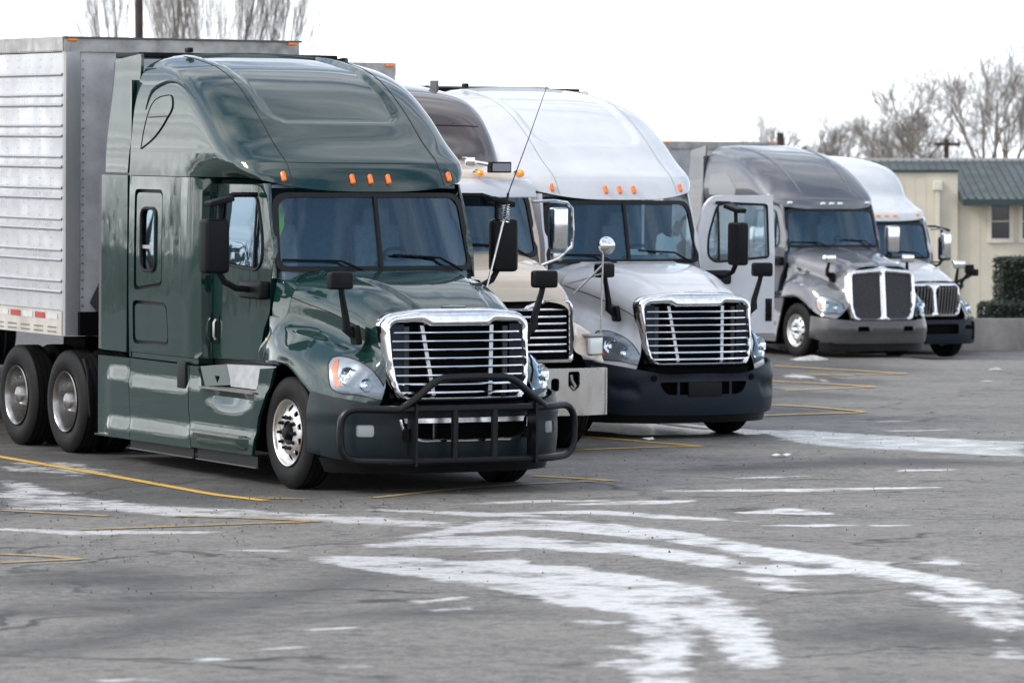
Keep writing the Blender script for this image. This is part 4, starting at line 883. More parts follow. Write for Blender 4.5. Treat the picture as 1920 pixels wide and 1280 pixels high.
    r = t2.nodes.new('ShaderNodeValToRGB'); e = r.color_ramp.elements; e[0].position = .36; e[0].color = (.07, .066, .06, 1); e[1].position = .46; e[1].color = (.66, .40, .06, 1); t2.links.new(q.outputs[0], r.inputs[0]); t2.links.new(r.outputs[0], b2.inputs['Base Color']); b2.inputs['Roughness'].default_value = .6
    Y2 = Y.copy(); Y2.name = 'faded_yellow_paint'; e2 = [n_ for n_ in Y2.node_tree.nodes if n_.type == 'VALTORGB'][0].color_ramp.elements; e2[0].position = .42; e2[1].position = .58; e2[0].color = (.17, .162, .15, 1); e2[1].color = (.5, .32, .08, 1)
    for Lp in LINES:
        pts = spl([(a, c_) for a, c_ in Lp], max(8, int(sum(math.dist(a, c_) for a, c_ in zip(Lp, Lp[1:]))/.25))) if len(Lp) > 2 else [(Lp[0][0]+(Lp[1][0]-Lp[0][0])*k/8, Lp[0][1]+(Lp[1][1]-Lp[0][1])*k/8) for k in range(9)]
        A = []
        for i, p in enumerate(pts):
            a = Vector(pts[max(0, i-1)]); c_ = Vector(pts[min(len(pts)-1, i+1)]); d = (c_-a).normalized(); nn = Vector((-d.y, d.x))*.062
            A.append([Vector((p[0]+nn.x*k, p[1]+nn.y*k, ground_z(p[0]+nn.x*k, p[1]+nn.y*k)+(.006 if p[1] < 10 else .016))) for k in (-1, 0, 1)])
        MB().grid(A).build('stall_line', Y if LINES.index(Lp) not in (1, 2, 12, 13, 14, 15, 16) else Y2, kind='structure')
    # gravel and grit
    g = MB(); rn = random.Random(3)
    for k in range(1300):
        if k % 3 == 0: s_, w_ = rn.uniform(-30, 60), rn.gauss(0, 1.6); x = -3.5+s_*.10; y = -3.2+s_*.11+w_
        else: x = rn.uniform(-9, 12); y = rn.uniform(-12, 9)
        if abs(x) < 1.3 and y > -1.2: continue
        rr_ = rn.uniform(.004, .011)*(1.3 if rn.random() < .06 else 1); z = ground_z(x, y)+.01; a = rn.uniform(0, 3.14)
        V = [(x+rr_*math.cos(a+j*2.094)*rn.uniform(.8, 1.2), y+rr_*math.sin(a+j*2.094)*rn.uniform(.8, 1.2), z-.004) for j in range(3)]+[(x, y, z+rr_*.9)]
        g.add(V, [(0, 1, 3), (1, 2, 3), (2, 0, 3)])
    g.build('loose_gravel', mat('gravel', (.06, .057, .052), .8, noise_amt=.6, nscale=30), smooth=False, weld=False, kind='stuff', label='loose dark gravel scattered over the asphalt', cat='gravel')
ground()
# ------------------------------------------------------------------ box trailers
def trailer(T, label, y0=5.06, zt=4.2, zb=1.19, length=15.6, detail=False, wall=None, rivets=False, lamp=True, wheels=True):
    root = empty('box_trailer', T, (TAU, 0, 0), label=label, cat='trailer', group='box trailers behind the semi trucks')
    wall = wall or mat('trailer_aluminium', (.54, .55, .57), .30, .5, noise_amt=.12, nscale=1.6, rvar=.1, stretch=(1, 1.2, .5))
    rail = mat('trailer_rail', (.50, .49, .47), .45, .7, noise_amt=.4, nscale=5, rvar=.1); front = mat('trailer_front', (.62, .62, .63), .45, .05, noise_amt=.4, nscale=2.5, rvar=.1)
    y1 = y0+length
    for s in (-1, 1):
        if detail and s < 0:
            # side sheet, slightly pillowed between ribs and posts
            rb = [3.819, 3.612, 3.51, 3.304, 3.202, 2.992, 2.89, 2.678, 2.576, 2.364, 2.264, 2.052, 1.952, 1.74, 1.63]
            ny = 150; nz_ = 56; rows = []
            for i in range(ny+1):
                y = y0+.02+(length-.04)*i/ny if i > 60 else y0+.02+3.2*i/60
                if i > 60: y = y0+3.22+(length-3.24)*(i-60)/(ny-60)
                row = []
                for k in range(nz_+1):
                    z = 1.44+(4.04-1.44)*k/nz_; row.append(Vector((-1.296-.004*math.sin((y-y0)*math.pi/.30)**2*math.sin(z*math.pi/.31+.4*math.sin(y*3))**2+.003*noise.noise(Vector((y*1.7, z*1.7, 3))), y, z)))
                rows.append(row)
            sw = MB().grid(rows).build('side_wall', wall, root)
            me = None
            for z in rb:
                if me is None:
                    o = MB().grid([[Vector((-1.295, y, .020)), Vector((-1.312, y, .012)), Vector((-1.320, y, 0)), Vector((-1.312, y, -.012)), Vector((-1.295, y, -.02))] for y in (y0+.02, y1-.02)]).build('side_rib', wall, sw); me = o.data
                else: o = bpy.data.objects.new('side_rib', me); COL.objects.link(o); o.parent = sw
                o.location = (0, 0, z)
            if rivets:
                rv = MB()
                for j in range(11):
                    y = y0+.33+.30*j
                    z = 1.5
                    while z < 4.0: rv.box((-1.303, y, z), (.006, .005, .005)); z += .075
                y = y0+.05
                while y < y0+3.4:
                    for z in (1.445, 4.06): rv.box((-1.314, y, z), (.010, .011, .011))
                    y += .06
                for j in range(9):
                    for q in range(5):
                        for z in (1.225, 1.27): rv.box((-1.317, y0+.15+.36*j+.05*q, z), (.012, .016, .016))
                rv.build('rivets', mat('rivet_metal', (.30, .29, .28), .5, .8), root, smooth=False, weld=False, recalc=False, kind='stuff')
            for k in range(26):
                yy = y0+.10+.335*k*1.0
                MB().add([(-1.3185, yy, 1.352), (-1.3185, yy+.27, 1.352), (-1.3185, yy+.27, 1.412), (-1.3185, yy, 1.412)], [(0, 1, 2, 3)]).build('reflective_tape', REDL if k % 2 else mat('white_reflector', (.62, .62, .60), .4, noise_amt=.25, nscale=20), root)
        else:
            MB().panel([(y0, 1.44), (y1, 1.44), (y1, zt-.14), (y0, zt-.14)], lambda y, z: (s*1.296, y, z), step=1.5).build('side_wall', wall, root)
        MB().box((s*1.296, (y0+y1)/2, zt-.075), (.036, length, .15)).build('top_rail', rail, root)
        MB().box((s*1.296, (y0+y1)/2, (zb+1.44)/2), (.036, length, 1.44-zb)).build('bottom_rail', mat('trailer_lower_rail', (.60, .57, .52), .5, .35, noise_amt=.3, nscale=4), root)
        cp = [[Vector((s*1.305, y0+.03, z)), Vector((s*1.303, y0-.01, z)), Vector((s*1.285, y0-.028, z)), Vector((s*1.16, y0-.034, z)), Vector((s*1.135, y0-.03, z)), Vector((s*1.115, y0-.0, z))] for z in (zb, zb+1.5, zt-.15)]
        MB().grid(cp).build('corner_post', mat('corner_post', (.50, .50, .50), .36, .4, noise_amt=.35, nscale=3, rvar=.1, stretch=(1, 1, .3)), root)
        if lamp: MB().box((s*1.22, y0-.035, zt-.03), (.10, .03, .035), bev=.01).build('marker_light', AMBER, root)
    fw_ = MB().panel([(-1.13, zb), (1.13, zb), (1.13, zt-.15), (-1.13, zt-.15)], lambda x, z: (x, y0+.02*0, z), step=.5); fw_.build('front_wall', front, root)
    if detail:
        rv = MB(); z = zb+.05
        while z < zt-.2:
            for x in (-1.09, -.5, 0, .5): rv.box((x, y0-.006, z), (.014, .01, .014))
            z += .085
        rv.build('rivets', MATS['rivet_metal'], root, smooth=False, weld=False, recalc=False, kind='stuff')
        MB().add([(-1.02, y0-.02, 1.52), (-.82, y0-.02, 1.30), (-.70, y0-.02, 1.55), (-.90, y0-.02, 1.76)], [(0, 1, 2, 3)]).build('placard_holder', STEEL, root)
        MB().box((-.3, y0-.05, 1.31), (1.7, .08, .24)).build('front_apron', DARK, root)
    MB().box((0, y0-.012, zt-.075), (2.6, .036, .15)).build('front_top_rail', rail, root)
    if detail: MB().box((0, y0-.032, zt-.008), (2.64, .05, .018)).build('front_top_lip', mat('dark_lip', (.12, .12, .12), .5, .5), root)
    MB().box((0, (y0+y1)/2, zt-.004), (2.58, length, .012)).build('roof', rail, root)
    MB().box((0, (y0+y1)/2, zb+.06), (2.5, length, .1)).build('floor', DARK, root)
    MB().box((0, y1-.01, (zb+zt)/2), (2.58, .04, zt-zb-.02)).build('rear_doors', wall, root)
    if wheels:
        for s in (-1, 1):
            MB().tube([(s*.9, y0+3.2, zb), (s*.9, y0+3.2, .12)], .07, 6).build('landing_leg', STEEL, root)
            for y in (y1-2.9, y1-1.6): drive_wheel(root, s, y, 1.29, inner=False)
        MB().box((0, y1-2.2, .85), (1.2, 3.0, .3)).build('bogie', DARK, root)
    return root

# ------------------------------------------------------------------ green tractor and white twin
t1 = cascadia((0, 0, 0), 'dark green semi truck with a black bull bar, nearest in the row', GREEN, SLATE, bullbar=True, vest=True)
A0 = Vector((1.20, .62, 1.80))
an = MB().tube([(1.19, .61, 1.79), (1.28, .605, 2.12), (1.365, .6, 2.44)], .011, 6)
an.build('antenna_mast', ALU, t1); ao = [o for o in t1.children if o.name.startswith('antenna_mast')][0]
MB().tube([Vector((1.38, .6, 2.50))+Vector((.042*math.cos(k*.9), .042*math.sin(k*.9), (k-25)*.0034)) for k in range(50)], .0045, 5).build('antenna_spring', CHROME, ao)
MB().tube([(1.365, .6, 2.44), (1.41, .6, 2.69)], .012, 6).build('antenna_base', BLACKP, ao)
MB().tube([(1.41, .6, 2.69), (1.62, .6, 3.2), (1.83, .6, 3.74)], [.006, .0045, .003], 5).build('antenna_whip', BLACKP, ao)
trailer((0, 0, 0), 'silver ribbed box trailer hitched to the dark green truck', detail=True, rivets=True)
t3 = cascadia((7.2686, 8.188, 0), 'white semi truck with its driver door standing open', WHITE, SLATE2, open_door=R(78))
MB().box((.30, .80, 2.08), (.26, .02, .09), Matrix.Rotation(R(-50), 3, 'X')).build('paper', PAPER, t3)
MB().grid([[Vector((.55+.07*i, .78+.02*math.sin(i*2+j), 2.04+.06*j+.03*math.sin(i*1.7))) for i in range(5)] for j in range(5)]).build('paper', PAPER, t3)
trailer((7.2686, 8.188, 0), 'pale box trailer whose roof shows above the white truck with the open door', y0=4.88, zt=4.06)
# ------------------------------------------------------------------ other makes of tractor in the row
def shift_new(root, before, dz=0., dy=0.):
    for c in root.children:
        if c not in before: c.location = Vector(c.location)+Vector((0, dy, dz))
def dress(root, P, roofrows, dz=0., dyc=0., split=True, hatches=True, ext=True, nexp=3.2, pan=None, roofP=None, rearz=0, wiper=True, y1=3.57):
    ro, H, f, ts = roof(root, roofrows, roofP or P, nexp=nexp, pan=pan, yr0=y1, yr1=y1-.1, nr=60, nc=28)
    bf = set(root.children); cab(root, P, glass_split=split, dy=dyc, wiper=wiper); shift_new(root, bf, dz)
    bf = set(root.children); sleeper(root, roofP or P, hatches=hatches, y_rear=y1, z1=2.80); shift_new(root, bf, 0)
    if ext:
        for s in (-1, 1): MB().panel([(y1+.03, 1.1), (y1+.6, 1.1), (y1+.55, 3.85), (y1-.02, 3.95)], lambda y, z: (s*(1.22-.08*sstep(2.9, 4, z)), y, z), step=.3, thick=.03, inward=(-s, 0, 0)).build('side_extender', roofP or P, root)
    return ro, H
def skirts(root, P, y0=.62):
    for s in (-1, 1):
        MB().panel([(4.3, .28), (4.3, 1.06), (y0-.25, 1.10), (y0-.1, .7), (y0, .28)], lambda y, z: (s*(1.22+.02*sstep(.7, .6, z)), y, z), step=.15, thick=.03, inward=(-s, 0, 0)).build('side_skirt', P, root)
        MB().box((s*1.2, 1.1, .62), (.12, .9, .05)).build('step_tread', ALU, root)
def running(root, side_nuts=True, rim=None, hub=None, drive=(5.15, 6.47), y0=-.85):
    for s in (-1, 1):
        steer_wheel(root, s, 1.175, nuts=(side_nuts and s < 0), rimmat=rim, hub=hub)
        for y in drive: drive_wheel(root, s, y)
    chassis(root, y0=y0, wheels=drive)
def grille_panel(O, I, gf, r_bulge=.04, depth=.055, step=.03):
    def sf(x, z):
        d = min([edist(x, z, O)]+[edist(x, z, q) for q in I]); return (x, gf(x, z)+depth*.8-depth*math.sqrt(max(0, 1-(1-min(1, d/r_bulge))**2)), z)
    return MB().panel(O, sf, I, step=step, thick=.08, inward=(0, 1, 0))

# --- cream truck with sun visor and steel bumper
def cream_truck(T):
    root = tractor(T, 'cream semi truck with sun visor and steel bumper, squeezed behind the green one')
    rows = [(3.02, 1.28, 1.10, .42, 3.02), (3.14, 1.42, 1.17, .45, 3.13), (3.40, 1.62, 1.185, .46, 3.38), (3.65, 1.86, 1.17, .48, 3.62), (3.82, 2.15, 1.12, .5, 3.78), (3.92, 2.55, 1.04, .5, 3.87), (3.97, 3.0, .92, .36, 3.93), (3.985, 3.3, .8, .12, 3.95)]
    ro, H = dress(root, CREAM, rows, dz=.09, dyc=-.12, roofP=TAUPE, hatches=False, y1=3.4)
    MB().tube([roof_pt(H, 20, x)+Vector((0, -.003, 0)) for x in [-.95+.1*k for k in range(20)]], .006, 5).build('roof_seam', RUBBER, ro)
    MB().box((.62, 1.75, 3.50), (.03, .03, .03), bev=.008).build('washer_nozzle', BLACKP, ro)
    MB().grid([[Vector((.85, 2.52+.26*a, 3.86+h)) for a, h in ((0, 0), (.35, .10*k), (.7, .15*k), (1, .12*k), (1.02, 0))] for k in (.98, 1.0)]).box((.85, 2.66, 3.93), (.03, .17, .13), bev=.012).build('shark_fin_antenna', mat('fin_grey', (.10, .10, .11), .4), ro)
    # cab roof below the fairing
    cr = [(2.82, .46, 1.02, .40, 2.86), (2.90, .50, 1.04, .42, 2.92), (2.98, .64, 1.03, .42, 2.98), (3.05, .95, .98, .4, 3.04), (3.10, 1.3, .9, .3, 3.08), (3.13, 1.6, .8, .2, 3.10)]
    roof(root, cr, CREAM, yr0=1.92, yr1=1.92, nr=24, nc=20, name='cab_roof', soffit=False)
    vz = [[Vector((x, .30+.10*(abs(x)/.9)**2+dy_, z)) for x in [-.93+.155*k for k in range(13)]] for (dy_, z) in ((.17, 2.905), (.10, 2.90), (-.03, 2.80), (-.06, 2.715), (-.055, 2.705), (-.02, 2.79))]
    MB().grid(vz).build('sun_visor', WHITE, root)
    for x in (-.74, -.24, .24, .74):
        o = MB().lathe([(-.10, .004), (-.06, .03), (0, .045), (.05, .045)], c=(x, .42, 2.965), axis=(0, -1, 0), n=16).build('marker_light', CHROME, root)
        MB().lathe([(.05, .044), (.075, .042), (.098, .028), (.105, .001)], c=(x, .42, 2.965), axis=(0, -1, 0), n=16).build('amber_dome', AMBERB, o)
    o = MB().box((.18, .52, 3.09), (.11, .12, .10), bev=.012).build('roof_bracket', CHROME, root)
    MB().tube([(.20, .5, 3.09), (.46, .46, 3.05)], .022, 8).build('bracket_arm', CHROME, o)
    MB().box((.52, .44, 3.03), (.25, .10, .12), bev=.012).build('work_lamp', BLACKP, root); MB().box((.52, .387, 3.03), (.215, .008, .085)).build('work_lamp_lens', mat('dim_lens', (.25, .26, .30), .25), root)
    HR = [[(0, .32, 2.12), (.45, .31, 2.12), (.78, .30, 2.07), (.95, .30, 1.95), (1.01, .34, 1.72), (1.06, .40, 1.5), (1.14, .46, 1.34), (1.17, .50, 1.15)],
          [(0, .05, 2.10), (.45, .05, 2.095), (.74, .05, 2.04), (.90, .05, 1.90), (.965, .05, 1.66), (1.03, .08, 1.48), (1.17, .12, 1.33), (1.22, .2, 1.15)],
          [(0, -.25, 2.03), (.44, -.25, 2.02), (.72, -.25, 1.96), (.86, -.25, 1.80), (.905, -.25, 1.58), (.98, -.22, 1.45), (1.18, -.2, 1.31), (1.24, -.15, 1.12)],
          [(0, -.52, 1.92), (.43, -.52, 1.91), (.70, -.52, 1.84), (.825, -.52, 1.68), (.855, -.52, 1.48), (.95, -.48, 1.38), (1.17, -.45, 1.26), (1.25, -.42, 1.0)],
          [(0, -.70, 1.81), (.42, -.70, 1.80), (.68, -.70, 1.73), (.80, -.69, 1.58), (.83, -.69, 1.38), (.93, -.60, 1.28), (1.16, -.58, 1.20), (1.25, -.55, .98)],
          [(0, -.79, 1.70), (.41, -.79, 1.69), (.66, -.785, 1.63), (.78, -.75, 1.50), (.815, -.74, 1.30), (.90, -.66, 1.20), (1.14, -.655, 1.12), (1.24, -.63, .965)],
          [(0, -.80, 1.62), (.41, -.80, 1.62), (.66, -.79, 1.57), (.775, -.755, 1.44), (.81, -.745, 1.24), (.85, -.70, 1.08), (1.06, -.675, 1.0), (1.22, -.65, .955)]]
    G = hood_grid(HR); ho, bvh = hood_mesh(root, G, CREAM)
    MB().add([(-1.19, -.66, .97), (1.19, -.66, .97), (1.19, -.3, .97), (-1.19, -.3, .97)], [(0, 1, 2, 3)]).build('hood_underside', DARK, root)
    gf = lambda x, z: -.815-(1.6-z)*.03+.05*(abs(x)/.8)**2
    O = rpoly([(-.80, .955), (.80, .955), (.80, 1.60), (.70, 1.665), (.42, 1.655), (.18, 1.575), (-.18, 1.575), (-.42, 1.655), (-.70, 1.665), (-.80, 1.60)], [.05, .05, .06, .05, .05, .05, .05, .05, .05, .06])
    I = rpoly([(-.735, 1.02), (.735, 1.02), (.735, 1.56), (.66, 1.60), (.43, 1.59), (.20, 1.51), (-.20, 1.51), (-.43, 1.59), (-.66, 1.60), (-.735, 1.56)], [.03]*10)
    gs = grille_panel(O, [I], gf, .03, .04).build('grille_surround', CHROME, root, ang=60)
    for z in (1.535, 1.458, 1.384, 1.31, 1.237, 1.163, 1.09):
        MB().grid([[Vector((x, gf(x, z)+a, z+b)) for a, b in ((.07, -.01), (.012, -.012), (.004, -.004), (.012, .006), (.07, .014), (.07, -.01))] for x in [-.70+.1*k for k in range(15)]]).build('grille_bar', CHROME, gs)
    MB().box((0, -.70, 1.29), (1.5, .03, .62)).build('radiator', DARK, gs)
    for s in (-1, 1):
        h = MB().box((s*1.10, -.60, 1.13), (.215, .17, .205), Matrix.Rotation(s*R(16), 3, 'Z'), bev=.03).build('headlight', DCHROME, root)
        MB().box((s*1.105, -.68, 1.13), (.19, .05, .175), Matrix.Rotation(s*R(16), 3, 'Z'), bev=.022).build('lens', mat('milky_lens', (.80, .84, .82), .18, coat=1), h)
        MB().box((s*1.10, -.61, 1.245), (.22, .16, .03), Matrix.Rotation(s*R(16), 3, 'Z'), bev=.015).build('headlight_brow', mat('brow_grey', (.38, .36, .38), .4), h)
    bo_ = rrect(-1.22, .40, 1.22, .905, .02); hs = [rpoly([(s*.71, .87), (s*.85, .87), (s*.85, .71), (s*.78, .655), (s*.71, .71)], .03) for s in (-1, 1)]+[rrect(-.30, .56, .30, .76, .03)]
    hs.append([(s_, z) for s_, z in rrect(.50, .66, .60, .80, .04)])
    MB().panel(bo_, lambda x, z: (x*.995, -.82+.07*sstep(.9, 1.22, abs(x))-.0*z, z), hs, step=.08, thick=.04, inward=(0, 1, 0)).build('bumper', mat('steel_bumper', (.66, .63, .60), .24, .9, noise_amt=.3, nscale=4, rvar=.12, stretch=(1, 1, .4)), root)
    for s in (-1, 1):
        MB().box((s*1.205, -.58, .65), (.02, .36, .5)).build('bumper_end', MATS['steel_bumper'], root)
        MB().tube([(s*.76, -.78, .83), (s*.76, -.80, .77), (s*.79, -.82, .71), (s*.77, -.82, .68), (s*.745, -.80, .71)], .02, 8).build('tow_hook', STEEL, root)
    MB().box((0, -.70, .66), (2.2, .03, .5)).build('bumper_backing', DARK, root)
    for s in (-1, 1):
        o = MB().box((s*1.375, .66, 2.36), (.19, .13, .46), bev=.03).build('door_mirror', CHROME, root)
        MB().tube([(s*1.03, .62, 2.66), (s*1.30, .62, 2.665), (s*1.46, .62, 2.645), (s*1.52, .62, 2.58), (s*1.535, .62, 2.3), (s*1.52, .62, 2.16), (s*1.36, .62, 2.03), (s*1.06, .62, 1.93)], .018, 8).build('mirror_loop', CHROME, o)
        MB().box((s*1.35, .66, 2.05), (.12, .08, .1), bev=.02).build('mirror_bracket', DCHROME, o)
        c = Vector((s*1.34, -.5, 2.20)); r_ = MB().lathe([(.05, .001), (.045, .05), (.02, .09), (0, .098), (-.012, .098), (-.012, .001)], c=c, axis=(0, -1, 0), n=26).build('fender_mirror', CHROME, root)
        MB().tube([(s*1.27, -.5, 1.15), (s*1.29, -.5, 2.0), (s*1.30, -.5, 2.24), (s*1.34, -.49, 2.21)], .011, 6).build('mirror_stalk', DCHROME, r_)
        MB().tube([(s*1.29, -.5, 1.99), (s*1.02, -.35, 1.68)], .012, 6).build('mirror_strut', DCHROME, r_); MB().tube([(s*1.29, -.5, 1.90), (s*.96, -.1, 1.75)], .01, 6).build('mirror_strut', DCHROME, r_)
    skirts(root, CREAM, .75); running(root, y0=-.55); return root

# --- grey truck
def grey_truck(T):
    root = tractor(T, 'grey semi truck with twin mesh grille panels, beyond the open door')
    rows = [(2.76, .62, 1.08, .55, 2.84), (2.86, .67, 1.15, .60, 2.90), (2.98, .75, 1.19, .64, 3.0), (3.20, .97, 1.20, .70, 3.18), (3.45, 1.30, 1.18, .72, 3.40), (3.68, 1.75, 1.15, .70, 3.60), (3.82, 2.2, 1.10, .62, 3.74), (3.90, 2.65, 1.03, .5, 3.83), (3.95, 3.0, .92, .36, 3.90), (3.965, 3.2, .8, .12, 3.93)]
    ro, H = dress(root, GREY, rows, dz=.08, split=False, nexp=2.9, y1=3.45)
    for x in (-.86, -.19, 0, .19, .86):
        q = roof_pt(H, 7, x); MB().box(q+Vector((0, -.012, 0)), (.10, .05, .045), Matrix.Rotation(R(-30), 3, 'X'), bev=.015).build('marker_light', mat('clear_marker', (.85, .87, .9), .2, coat=1), root)
    for s in (-1, 1):
        MB().tube([roof_pt(H, i, s*(.50+.22*i/60))+Vector((0, -.004, .004)) for i in range(14, 52, 2)], [.004+.02*math.sin(math.pi*k/18.) for k in range(19)], 6).build('roof_ridge', GREY, ro)
        wn = rpoly([(3.2, 3.0), (3.2, 3.40), (2.55, 3.42), (2.2, 3.15), (2.2, 3.0)], .08)
        MB().panel(wn, lambda y, z: (s*(1.205-.03*sstep(3.2, 3.5, z)), y, z), step=.12, thick=.02, inward=(-s, 0, 0)).build('sleeper_window', mat('pale_window', (.20, .21, .22), .25, .2, coat=.3), root)
    HR = [[(0, .36, 2.03), (.5, .36, 2.02), (.78, .35, 1.97), (.95, .34, 1.85), (1.01, .36, 1.64), (1.05, .46, 1.48), (1.08, .6, 1.32), (1.10, .68, 1.10)],
          [(0, .1, 2.0), (.48, .1, 1.99), (.73, .1, 1.93), (.89, .1, 1.79), (.95, .1, 1.60), (1.05, .2, 1.52), (1.17, .36, 1.36), (1.20, .48, 1.12)],
          [(0, -.22, 1.94), (.46, -.22, 1.93), (.69, -.22, 1.86), (.82, -.22, 1.71), (.87, -.22, 1.54), (1.0, -.18, 1.50), (1.17, -.1, 1.36), (1.21, -.04, 1.16)],
          [(0, -.52, 1.875), (.44, -.52, 1.865), (.65, -.52, 1.79), (.76, -.52, 1.63), (.80, -.52, 1.45), (.94, -.50, 1.42), (1.13, -.46, 1.28), (1.20, -.42, 1.03)],
          [(0, -.78, 1.82), (.42, -.78, 1.81), (.62, -.78, 1.735), (.71, -.78, 1.57), (.745, -.78, 1.37), (.87, -.78, 1.28), (1.05, -.74, 1.12), (1.17, -.70, .86)],
          [(0, -.99, 1.775), (.41, -.99, 1.765), (.60, -.99, 1.69), (.685, -.99, 1.52), (.71, -.99, 1.30), (.80, -1.0, 1.14), (.96, -.97, .97), (1.09, -.93, .79)],
          [(0, -1.10, 1.73), (.40, -1.10, 1.72), (.58, -1.09, 1.64), (.66, -1.08, 1.47), (.685, -1.10, 1.2), (.73, -1.13, 1.0), (.84, -1.12, .86), (.96, -1.07, .76)]]
    G = hood_grid(HR); ho, bvh = hood_mesh(root, G, GREY)
    rg = [Vector((0, r[0].y, r[0].z+.002)) for r in G]
    MB().tube(rg, .022, 6).build('hood_spine', GREY, ho)
    for s in (-1, 1):
        A = [Vector((s*p.x*.99, p.y+.01, p.z-.01)) for p in G[0]]; B = [Vector((s*min(p.x, 1.03), max(.55, p.y+.1), min(p.z+.06, 2.08) if p.z > 1.7 else p.z)) for p in G[0]]
        MB().grid([A, B]).build('cowl', GREY, root)
        v = MB().panel(rpoly([(.28, 1.72), (.28, 1.60), (-.02, 1.54), (-.04, 1.66)], .04), lambda y, z: (s*(1.02+.12*(y-.1)), y, z), [rpoly([(.20, 1.69), (.20, 1.62), (.02, 1.575), (.0, 1.645)], .02)], step=.06, thick=.03, inward=(-s, 0, 0)); v.build('air_vent', CHROME, root)
        lip = [Vector((s*(r[-1].x), r[-1].y, r[-1].z)) for r in G[3:32]]; MB().tube(lip, .02, 6).build('fender_lip', GREY, ho)
    gf = lambda x, z: -1.17-(1.6-z)*.10+.06*(abs(x)/.7)**2
    O = rpoly([(-.66, .71), (.66, .71), (.74, 1.0), (.73, 1.58), (.60, 1.66), (.12, 1.70), (0, 1.75), (-.12, 1.70), (-.60, 1.66), (-.73, 1.58), (-.74, 1.0)], [.08]*11)
    Is = [rpoly([(s*.06, .79), (s*.58, .79), (s*.64, 1.0), (s*.63, 1.57), (s*.06, 1.60)], [.03, .06, .1, .05, .03]) for s in (-1, 1)]
    gs = grille_panel(O, Is, gf, .04, .05).build('grille_surround', CHROME, root, ang=60)
    for I in Is: MB().panel(I, lambda x, z: (x, gf(x, z)+.05, z), step=.12).build('grille_mesh', mat('grille_mesh', (.06, .06, .065), .45, .6, noise_amt=.6, nscale=70, detail=1, bump=.5, bscale=90), gs)
    headlight(root, bvh, [(-1.24, 1.10), (-1.17, 1.15), (-1.0, 1.13), (-.82, 1.06), (-.70, .94), (-.68, .87), (-.9, .86), (-1.16, .88), (-1.23, .96)], -.9, [(-1.02, 1.0, .07), (-.85, .96, .06)], amber=[(-1.22, 1.06), (-1.15, 1.10), (-1.10, .92), (-1.18, .92)])
    pf, Lp, ts = path_fn([(0, -1.33), (.4, -1.32), (.7, -1.27), (.95, -1.15), (1.12, -.97), (1.2, -.78), (1.22, -.62)])
    bf = lambda a, z: (math.copysign(pf(abs(a))[0]-.03*((z-.5)/.25)**2*sstep(.5, 1.2, abs(a)), a), pf(abs(a))[1]+.03*((z-.5)/.25)**2+.02*sstep(.52, .5, z), z)
    hs = [rpoly([(s*.36, .53), (s*.62, .53), (s*.60, .62), (s*.38, .62)], .03) for s in (-1, 1)]
    bo = MB().panel([(-Lp, .40), (-1.0, .30), (1.0, .30), (Lp, .40), (Lp, .80), (1.1, .76), (.6, .72), (-.6, .72), (-1.1, .76), (-Lp, .80)], bf, hs, step=.07, thick=.05, inward=(0, 1, 0)).build('bumper', mat('grey_bumper', (.075, .073, .075), .35, .3, noise_amt=.2, coat=.4), root, ang=50)
    MB().box((0, -1.17, .55), (1.5, .03, .4)).build('bumper_backing', DARK, bo); MB().panel([(-1.3, .16), (1.3, .16), (1.35, .32), (-1.35, .32)], lambda a, z: Vector(bf(a, .35))+Vector((0, .06, z-.35)), step=.12).build('air_dam', BLACKP, bo)
    for s in (-1, 1):
        hood_mirror(root, s, head=CHROME, base=(.79, -.62, 1.52), top=(.86, -.66, 1.86), size=(.25, .12, .15)); mirror_set(root, s, low=False, head=CHROME, top=False)
    skirts(root, GREY); running(root, hub=CHROME); return root

